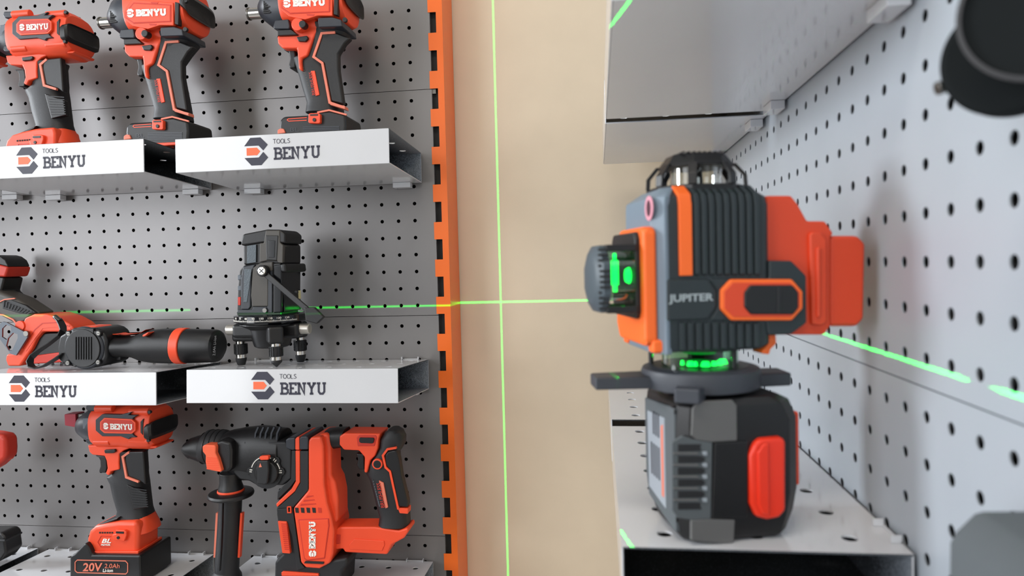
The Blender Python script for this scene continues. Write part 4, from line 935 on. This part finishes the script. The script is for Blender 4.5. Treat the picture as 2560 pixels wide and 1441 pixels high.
jslab('side_pad', [(890, 900), (1290, 900), (1290, 778), (1440, 780), (1540, 880), (1542, 1195), (1440, 1272), (1285, 1278), (1270, 1182), (890, 1182), (945, 1090), (945, 985)], VF - 1.0, VF + 22, 'slate', 1.2)
oc = [(1035, 903), (1445, 903), (1516, 985), (1516, 1100), (1445, 1180), (1040, 1180), (968, 1105), (968, 975)]
jslab('switch_surround', oc, VF - 3.2, VF, 'laser_orange', 1.2)
jslab('switch_recess', [(1048, 925), (1432, 925), (1494, 992), (1494, 1092), (1432, 1158), (1052, 1158), (990, 1098), (990, 985)], VF - 3.5, VF - 2.4, 'pack_red', .5)
jslab('slide_switch', [(1165, 942), (1450, 942), (1488, 990), (1488, 1095), (1455, 1140), (1170, 1140), (1125, 1090), (1125, 990)], VF - 4.6, VF - 2, 'black', 1.2)
jslab('switch_ridge', [(1345, 952), (1372, 952), (1372, 1130), (1345, 1130)], VF - 5.2, VF - 4, 'rubber', .5)
# orange front frame with black bezel
WM = JU((1545, 690), -56)[1]
fz0 = JU(Z1(410, 545), -44)[1]; fz1 = JU(Z1(545, 535), -44)[1]; fb = JU(Z1(500, 1350), -44)[1]
(lambda *a: None)('front frame', fz0, fz1, fb, 'emit', WM)
FV0, FV1 = -33, 25
uslab('front_frame', [(FV0, fb + 2), (FV0 + 3, fb - 1), (FV1 - 6, fb - 1), (FV1, fb + 8), (FV1, fz1 - 12), (FV1 - 10, fz1), (FV0 + 3, fz1), (FV0, fz1 - 3)], -46, -38, 'laser_orange', 2.2)
FT = JU((1650, 893), -42)[1]
for v0 in (FV0 - 1, FV1 - 9): MB().obox((-42, v0, FT), (-34, v0 + 9, fb + 3)).build('front_foot', 'laser_orange', JT, .002)
bz = [(-24, WM - 25), (19, WM - 25), (22, WM - 21), (22, WM + 21), (19, WM + 25), (-24, WM + 25), (-27, WM + 21), (-27, WM - 21)]
uslab('window_bezel', bz, -49, -45, 'black', 1.2)
for v in (-21,):
    for dw in (-14, 15): MB().tube(LP(-50, v, WM + dw), LP(-48.5, v, WM + dw), .0016, n=14).build('bezel_screw', 'steel', JT, .0003)
# front beam cage: ribbed cap carried by four posts round a clear sleeve
EV = -13.0; EU = -56.5
EV = (M_ := (Vector((.277, -.576, 0)) - Vector((A0.x, A0.y, 0)))).dot(LV) * 1000
EU = M_.dot(LU) * 1000
(lambda *a: None)('front emitter u v', EU, EV)
WCg = WM - 1.5
def octv(r, rc, c=EV, w=WM - 1.5): return [(c + r * x, w + r * y) for x, y in ((-.45, -1), (.45, -1), (1, -.45), (1, .45), (.45, 1), (-.45, 1), (-1, .45), (-1, -.45))]
rg = [[LP(u, v, w) for v, w in octv(r, 0)] for u, r in ((-72.8, 13), (-72.2, 14.5), (-69, 19.3), (-64.8, 19.3))]
cp = MB().rings(rg).build('beam_cap', 'cap_slate', JT, .0006)
for i in range(9): MB().obox((-71.2, EV - 9, WM - 13 + i * 3.2), (-60.2, EV + 9, WM - 11.6 + i * 3.2)).build('cap_rib', 'rubber', cp, .0003) if 0 else None
MB_ = MB()
for i in range(12): MB_.obox((-71.6 + .0, EV - 20.6 + (0 if 3 < i < 8 else 3), WM - 18.5 + i * 3.0), (-65.6, EV - 19.4 + (0 if 3 < i < 8 else 3), WM - 17.1 + i * 3.0))
MB_.build('cap_ribs', 'rubber', cp)
for dv in (-11.5, 11.5):
    for dw in (-17.5, 17.5): MB().obox((-66, EV + dv - 2, WCg + dw - 2), (-48, EV + dv + 2, WCg + dw + 2)).build('cage_post', 'black', JT, .0006)
MB().tube(LP(-65, EV, WM), LP(-49, EV, WM), .0145, n=36, cap=False).build('clear_sleeve', 'green_glass', JT)
MB().lathe(LP(-65, EV, WM), LU, [(0, .0060), (.0040, .0040), (.0046, 0)], n=24).build('cone_mirror', 'green_glow', JT)
GM = MB()
for w0_, w1_, r_ in ((-9, -5, .0012), (-5, 9, .0021), (9, 13, .0009)): GM.tube(LP(-60.0, EV - 9, WM + w0_), LP(-60.0, EV - 9, WM + w1_), r_, n=14)
GM.build('laser_glow_spots', 'green_glow', JT)  # emissive rods painting the streak of laser light on the sleeve
MB().lathe(LP(-48.8, EV, WM), -LU, [(0, .0050), (.0020, .0040), (.0022, 0)], n=24).build('beam_lens', 'green_glow', JT)
# top cage
WC = WT - 1
CU, CV = JP((1745, 420), -5)[0], -5.0
(lambda *a: None)('top cage', CU, WC)
def cage(name, cu, cv, w0, r0, r1, hh, m='black'):
    cg = []
    def ring(r, w, cut=.45): return [LP(cu + r * x, cv + r * .92 * y, w) for x, y in ((-cut, -1), (cut, -1), (1, -cut), (1, cut), (cut, 1), (-cut, 1), (-1, cut), (-1, -cut))]
    b = MB().rings([ring(r0, w0 - 3), ring(r0, w0 + 3.2)]).build('cage_base', m, JT, .0008)
    zt = w0 + hh
    MB().rings([ring(r1 + 5.5, zt - 7.5), ring(r1, zt)]).build('cage_top', m, JT, .0008)
    mb = MB()
    for i in range(9): mb.obox((cu - r1 * .8 + i * r1 * .2 - .5, cv - r1 * .9, zt), (cu - r1 * .8 + i * r1 * .2 + .7, cv + r1 * .9, zt + .6))
    mb.build('top_ribs', 'rubber', JT)
    for x, y in ((-.45, -1), (.45, -1), (1, -.45), (1, .45), (.45, 1), (-.45, 1), (-1, .45), (-1, -.45)):
        rgs = []
        for r, w in ((r0, w0 + 3), (r0 * .985, w0 + hh * .42), (r1 + 5.5, zt - 6)):
            px_, py_ = cu + r * x, cv + r * .92 * y; n_ = math.hypot(x, y); ex, ey = x / n_, y / n_
            rgs.append([LP(px_ - ey * 2.6, py_ + ex * 2.6, w), LP(px_ + ey * 2.6, py_ - ex * 2.6, w), LP(px_ + ey * 2.2 - ex * 2.2, py_ - ex * 2.2 - ey * 2.2, w), LP(px_ - ey * 2.2 - ex * 2.2, py_ + ex * 2.2 - ey * 2.2, w)])
        MB().rings(rgs).build('cage_post', m, JT, .0004)
    MB().tube(LP(cu, cv, w0), LP(cu, cv, zt - 4), r0 * .00055, n=36, cap=False).build('clear_sleeve', 'clear', JT)
    MB().lathe(LP(cu, cv, w0 + 3), (0, 0, 1), [(0, .004), (.002, .0038), (.0022, .0022), (.0065, .0022), (.0066, 0)], n=24).build('lens_mount', 'chrome', JT)
    MB().lathe(LP(cu, cv, zt - 4.4), (0, 0, -1), [(0, .0050), (.002, .0050), (.0022, .0040), (.0060, .0005)], n=24).build('cone_mirror', 'chrome', JT)
cage('top', CU - 1.5, CV, WC, 27.5, 16.0, 22.5)
# round warning sticker and pale marks on the front shell
mb = MB(); mb2 = MB()
sc = JU(Z1(488, 430), UFr - 1.2)
(lambda *a: None)('sticker', sc)
mb.prism([LP(UFr - 1.5, sc[0] + 7.0 * math.cos(a), sc[1] + 7.0 * math.sin(a)) for a in [i * math.pi / 14 for i in range(28)]], LU * .0004)
stk = mb.build('warning_sticker', 'pink', JT)
mb2.prism([LP(UFr - 1.7, sc[0] + 3.6 * math.cos(a), sc[1] + 4.6 * math.sin(a)) for a in [i * math.pi / 14 for i in range(28)]], LU * .0003); mb2.build('sticker_print', 'plum', stk)
# rear battery holder and battery block
RV0, RV1 = -30, 22
jslab('rear_housing', [(1270, 345), (1440, 345), (1482, 400), (1545, 515), (1665, 515), (1722, 600), (1700, 620), (1700, 1215), (1660, 1275), (1270, 1275)], RV0, RV1, 'pack_red', 3.0)
jslab('rear_ridge', [(1560, 600), (1585, 585), (1640, 590), (1676, 640), (1676, 1190), (1640, 1215), (1575, 1205)], RV0 - 2.5, RV0 + 4, 'pack_red', 2.5, seg=3)
jslab('rear_ridge', [(1608, 690), (1636, 690), (1636, 1160), (1612, 1160)], RV0 - 4.0, RV0, 'pack_red', 1.6, seg=3)
jslab('rear_block', [(1692, 612), (1890, 612), (1936, 665), (1926, 1170), (1882, 1220), (1692, 1220)], RV0 + 1, RV1 - 2, 'pack_red', 2.5)
jslab('rear_foot', [(1240, 1385), (1285, 1330), (1285, 1270), (1335, 1275), (1338, 1335), (1300, 1370), (1290, 1406), (1240, 1400)], VF + 6, VF + 18, 'laser_orange', 1.5)
# lower glass section: posts, sleeve, glow, turntable
HU, HV, HW = -4.0, -8.0, 98.6
MB().tube(LP(HU, HV, 92), LP(HU, HV, WB + 3), .0225, n=48, cap=False).build('lower_sleeve', 'green_glass', JT)
MB().tube(LP(HU, HV, WB + 1), LP(HU, HV, WB - 1.2), .0250, n=48).build('sleeve_rim', 'black', JT, .0003)
MB().lathe(LP(HU, HV, WB - 1), (0, 0, -1), [(0, .0115), (.0032, .0100), (.0034, 0)], n=28).build('cone_mirror', 'green_dim', JT)
GM = MB()
for i_, (a_, r_) in enumerate(((200, .0012), (225, .0022), (238, .0012), (262, .0028), (285, .0016), (305, .0020), (330, .0030))):
    e_ = LU * math.cos(R_(a_)) + LV * math.sin(R_(a_)); c_ = LP(HU, HV, 94.2) + e_ * .0135
    GM.tube(c_, c_ + Vector((0, 0, .0026)), r_, r_ * .7, n=12)
GM.build('laser_glow_spots', 'green_glow', JT)  # emissive dots painting laser light caught in the lower sleeve
MB().lathe(LP(HU, HV, 92), (0, 0, 1), [(0, .0100), (.0032, .0085), (.0034, 0)], n=28).build('beam_lens', 'green_dim', JT)
for u_, v_ in ((-27, 16),): MB().tube(LP(HU + u_ * .95, HV + v_ * .9, 88), LP(HU + u_ * .95, HV + v_ * .9, WB + 2), .0016, n=12).build('stand_post', 'rubber', JT)
MB().obox((1, 18, 84), (23, 25, WB + 2)).build('stand_post', 'black', JT, .001)
# a very thin strut gives the break in the beam on the right-hand wall
dv = Vector((.434 - (LP(HU, HV, 0).x), -.655 - (LP(HU, HV, 0).y), 0)).normalized() * .0232
pp = LP(HU, HV, 90) + dv
MB().tube(pp, pp + Vector((0, 0, .018)), .0017, n=10).build('sleeve_strut', 'rubber', JT)
TU, TV = -3, -6
MB().lathe(LP(TU, TV, 93), (0, 0, -1), [(0, .0300), (.0012, .0345), (.0040, .0355), (.0125, .0345), (.0130, .0250), (.0200, .0220)], n=56).build('turntable', 'base_grey', JT, .0005)
MB().lathe(LP(TU, TV, 93.2), (0, 0, -1), [(0, .0285), (.0010, .0290)], n=56).build('turntable_top', 'black', JT)
def tab(name, ang, L, w, z0, z1, m):
    e = LU * math.cos(R_(ang)) + LV * math.sin(R_(ang)); s = Vector((-e.y, e.x, 0)); c = LP(TU, TV, z0)
    a = c + e * .030; b = c + e * (L * .001)
    return MB().prism([a + s * w * .0006, b + s * w * .0005, b - s * w * .0005, a - s * w * .0006], (0, 0, (z1 - z0) * .001)).build(name, m, JT, .0012)
tab('tab', 176, 66, 19, 81, 88.5, 'base_grey'); tab('tab', 238, 43, 14, 77, 85.5, 'base_grey'); tab('tab', -6, 52, 20, 80, 88, 'base_grey'); tab('tab', 90, 46, 16, 80, 88, 'base_grey')

# beams: real lamps whose light leaves in a thin sheet
def beam(name, loc, nrm, power, w, rad):
    d = bpy.data.lights.new(name, 'POINT'); d.shadow_soft_size = rad; d.energy = power; d.color = (1, 1, 1)
    d.use_nodes = True; n = d.node_tree.nodes; l = d.node_tree.links
    em = n['Emission']; t = n.new('ShaderNodeTexCoord'); dp = n.new('ShaderNodeVectorMath'); dp.operation = 'DOT_PRODUCT'
    dp.inputs[1].default_value = nrm; l.new(t.outputs['Normal'], dp.inputs[0])
    ab = n.new('ShaderNodeMath'); ab.operation = 'ABSOLUTE'; l.new(dp.outputs['Value'], ab.inputs[0])
    mr = n.new('ShaderNodeMapRange'); mr.interpolation_type = 'SMOOTHSTEP'
    mr.inputs['From Min'].default_value = w * .5; mr.inputs['From Max'].default_value = w; mr.inputs['To Min'].default_value = 1; mr.inputs['To Max'].default_value = 0
    fo = n.new('ShaderNodeLightFalloff'); fo.inputs['Strength'].default_value = 1.0
    mu = n.new('ShaderNodeMath'); mu.operation = 'MULTIPLY'; l.new(mr.outputs[0], mu.inputs[0]); l.new(fo.outputs['Linear'], mu.inputs[1])
    l.new(ab.outputs[0], mr.inputs['Value']); l.new(mu.outputs[0], em.inputs['Strength'])
    em.inputs['Color'].default_value = (0.002, 1.0, 0.06, 1)
    o = bpy.data.objects.new(name, d); COL.objects.link(o); o.location = loc; return o
beam('horizontal_beam', Vector((LP(HU, HV, 0).x, LP(HU, HV, 0).y, -.4314)), (0, 0, 1), 230, .0022, .0013)
beam('vertical_beam', (LP(EU, EV, 0).x, LP(EU, EV, 0).y, A0.z + WM * .001), tuple(LU), 170, .0018, .0011)

# ------------------------------------------------------------------ battery under the level
BT = thing('battery_pack', tuple(LP(0, -8, -4)), 'dark grey upright battery pack with a red release button under the laser level', 'battery')
def bslab(name, pts, vf, vb, m, bevel=1.0, par=None, **k):
    F = [JP(Z2(*p), vf) for p in pts]
    return MB().prism([LP(u, vf, w) for u, w in F], LV * ((vb - vf) * .001)).build(name, m, par or BT, bevel * .001, **k)
BF = -40; BBk = 26
(lambda *a: None)('batt', [JP(Z2(*p), BF) for p in ((615, 1200), (1270, 1100), (650, 420), (1310, 600), (640, 1245))])
u0, u1 = JP(Z2(625, 800), BF)[0], JP(Z2(1290, 700), BF + 16)[0]
wt = JP(Z2(800, 385), BF)[1]; wb = -4
wloft('shell', [(wb + .2, octo(u0 + 5, u1 - 12, BF + 4, BBk - 18, 5)), (wb + 3, octo(u0 + 2, u1 - 9, BF + 1, BBk - 14, 6)), (wb + 14, octo(u0, u1 - 3, BF, BBk - 6, 6, 9)), (wb + 26, octo(u0, u1, BF, BBk, 6, 10)), (wt - 14, octo(u0, u1, BF, BBk, 6, 10)), (wt - 4, octo(u0 + 1, u1 - 4, BF + 1, BBk - 1, 6, 10)), (wt, octo(u0 + 4, u1 - 12, BF + 4, BBk - 4, 6, 8))], 'black', 1.0, par=BT, ang=25)
BF -= .3
bslab('upper_panel', [(700, 440), (730, 395), (940, 385), (966, 420), (968, 632), (815, 640), (720, 625), (690, 600)], BF - .6, BF + 2, 'battery_grey', .8)
bslab('side_panel', [(575, 640), (640, 600), (700, 620), (820, 640), (812, 1100), (700, 1108), (610, 1095), (575, 1045)], BF - .4, BF + 2, 'near_grey', .8)
bslab('lower_panel', [(690, 1105), (815, 1100), (955, 1105), (948, 1240), (930, 1250), (690, 1230)], BF - .6, BF + 2, 'battery_grey', .8)
bslab('contact_cover', [(832, 642), (1035, 632), (1032, 1092), (815, 1098)], BF - 1.0, BF + 2, 'black', .8)
for i in range(6):
    y = 672 + i * 70
    bslab('vent', [(612, y - 20), (755 - (5 if i in (0, 5) else 0), y - 20), (778 if 0 < i < 5 else 745, y), (755, y + 20), (612, y + 22)], BF - .9, BF, 'rubber', .6)
    if i < 5: bslab('vent_bar', [(585, y + 28), (735, y + 28), (735, y + 42), (585, y + 40)], BF - 1.1, BF, 'battery_grey', .4); bslab('vent_tip', [(758, y + 24), (788, y + 22), (790, y + 48), (764, y + 46)], BF - 1.2, BF, 'label_grey', .4)
rb = bslab('release_button', [(1045, 720), (1075, 645), (1110, 620), (1225, 608), (1262, 625), (1262, 1050), (1225, 1095), (1150, 1108), (1085, 1092), (1048, 1010)], BF - 3.4, BF + 3, 'button_red', 2.4, seg=3)
bslab('button_ridge', [(1090, 700), (1120, 650), (1160, 640), (1165, 1085), (1120, 1070), (1095, 1010)], BF - 4.6, BF - 2, 'button_red', 1.4, par=rb, seg=3)
MB().prism([LP(u1 - 9, BF + 12, 22), LP(u1 + 3.0, BF + 12, 22), LP(u1 + 3.0, BF + 12, 66), LP(u1 - 9, BF + 12, 66)], LV * .028).build('side_button', 'pack_red', BT, .0015)
# front face (towards -u): grey shell strip, screw wells and a pale worn label
for w_, v_ in ((71, BF + 9.5), (9, BF + 9.5)): MB().tube(LP(u0 + .6, v_, w_), LP(u0 - .7, v_, w_), .0032, n=16).build('screw_well', 'black', BT, .0003)
uslab('face_shell', [(BF + 6.6, 2), (BF + 14, 2), (BBk - 12, 8), (BBk - 7, 22), (BBk - 7, wt - 9), (BF + 6.6, wt - 5)], u0 - .9, u0 + 2, 'near_grey', .8, par=BT)
uslab('label', [(BF + 22, 10), (BBk - 14, 14), (BBk - 13, wt - 16), (BF + 22, wt - 14)], u0 - 1.3, u0, 'label_grey', .3, par=BT)
uslab('label_band', [(BF + 24, 16), (BF + 27.5, 16), (BF + 27.5, 58), (BF + 24, 60)], u0 - 1.6, u0, 'salmon', .2, par=BT)
mb = MB()
for i in range(7):
    uslab('label_line', [(BF + 31 + (i % 4) * 4.5, 24 + (i // 4) * 26), (BF + 33 + (i % 4) * 4.5, 24 + (i // 4) * 26), (BF + 33 + (i % 4) * 4.5, 44 + (i // 4) * 20), (BF + 31 + (i % 4) * 4.5, 44 + (i // 4) * 20)], u0 - 1.6, u0, 'base_grey', 0, par=BT)

# ------------------------------------------------------------------ blurred things close to the camera
def near(name, label, cat): pass
ax = Vector((-.55, -.80, -.05)).normalized()
c = AX((2503, 118), 1, -.745); r0 = 122 / FPX * (c - CP).length; c = c - ax * .018
(lambda *a: None)('near tool', c)
NT = thing('work_light', tuple(c), 'blurred black round lamp head with curved rim and small metal screw, top right corner', 'work light')
ax = Vector((-.55, -.80, -.05)).normalized()
MB().lathe(c - ax * .018, ax, [(0, r0 * .80), (.006, r0 * .97), (.018, r0), (.021, r0 * .97), (.022, r0 * .90), (.0222, 0)], n=64).build('lamp_head', 'near_black', NT, .0008)
sx = ax.cross(Vector((0, 0, 1))).normalized(); su = sx.cross(ax)
c3 = AX((2608, 15), 1, -.752); r3 = 128 / FPX * (c3 - CP).length
MB().lathe(c3 - ax * .012, ax, [(0, r3 * .98), (.010, r3 * 1.03), (.0125, r3 * 1.03), (.0135, r3 * .97), (.0125, r3 * .93), (.0125, 0)], n=56).build('curved_rim', 'near_black', NT, .0006)
rg = []
for i in range(57):
    a_ = 2 * math.pi * i / 56; e1_ = ax.orthogonal().normalized(); e2_ = ax.cross(e1_); e_ = e1_ * math.cos(a_) + e2_ * math.sin(a_)
    rg.append([c3 + e_ * (r3 * 1.00 + dr) + ax * dt for dr, dt in ((0, 0), (.0016, 0), (.0016, .0018), (0, .0022))])
MB().rings(rg, cap=False).build('rim_edge', 'rim_grey', NT, .0003)
MB().tube(c, c + (Vector((XR - .001, c.y + .0, c.z)) - c), .0075, n=20).build('mounting_stem', 'near_black', NT)
b0 = AX((2345, 222), 1, c.y + .012)
MB().tube(b0, b0 + Vector((.012, .002, .004)), .0014, n=12).tube(b0 - Vector((.0005, 0, 0)), b0 + Vector((.002, 0, .0006)), .0024, n=12).build('mounting_screw', 'steel', NT, .0003)

g = lambda x, y: AX((x, y), 1, -.700)
q = [g(2362, 1445), g(2366, 1352), g(2380, 1325), g(2428, 1278), g(2450, 1272), g(2640, 1272), g(2640, 1445)]
zb_ = -.5335
q[0].z = zb_; q[6].z = zb_
for k in (5, 6): q[k].x = XR - .004
NC = MB().prism(q, (0, -.045, 0)).build('tool_case', 'near_grey', None, .004, seg=3)
tag(NC, 'blurred dark grey case with a chamfered top corner at the bottom right of the photo', 'case')
bpy.context.view_layer.update()
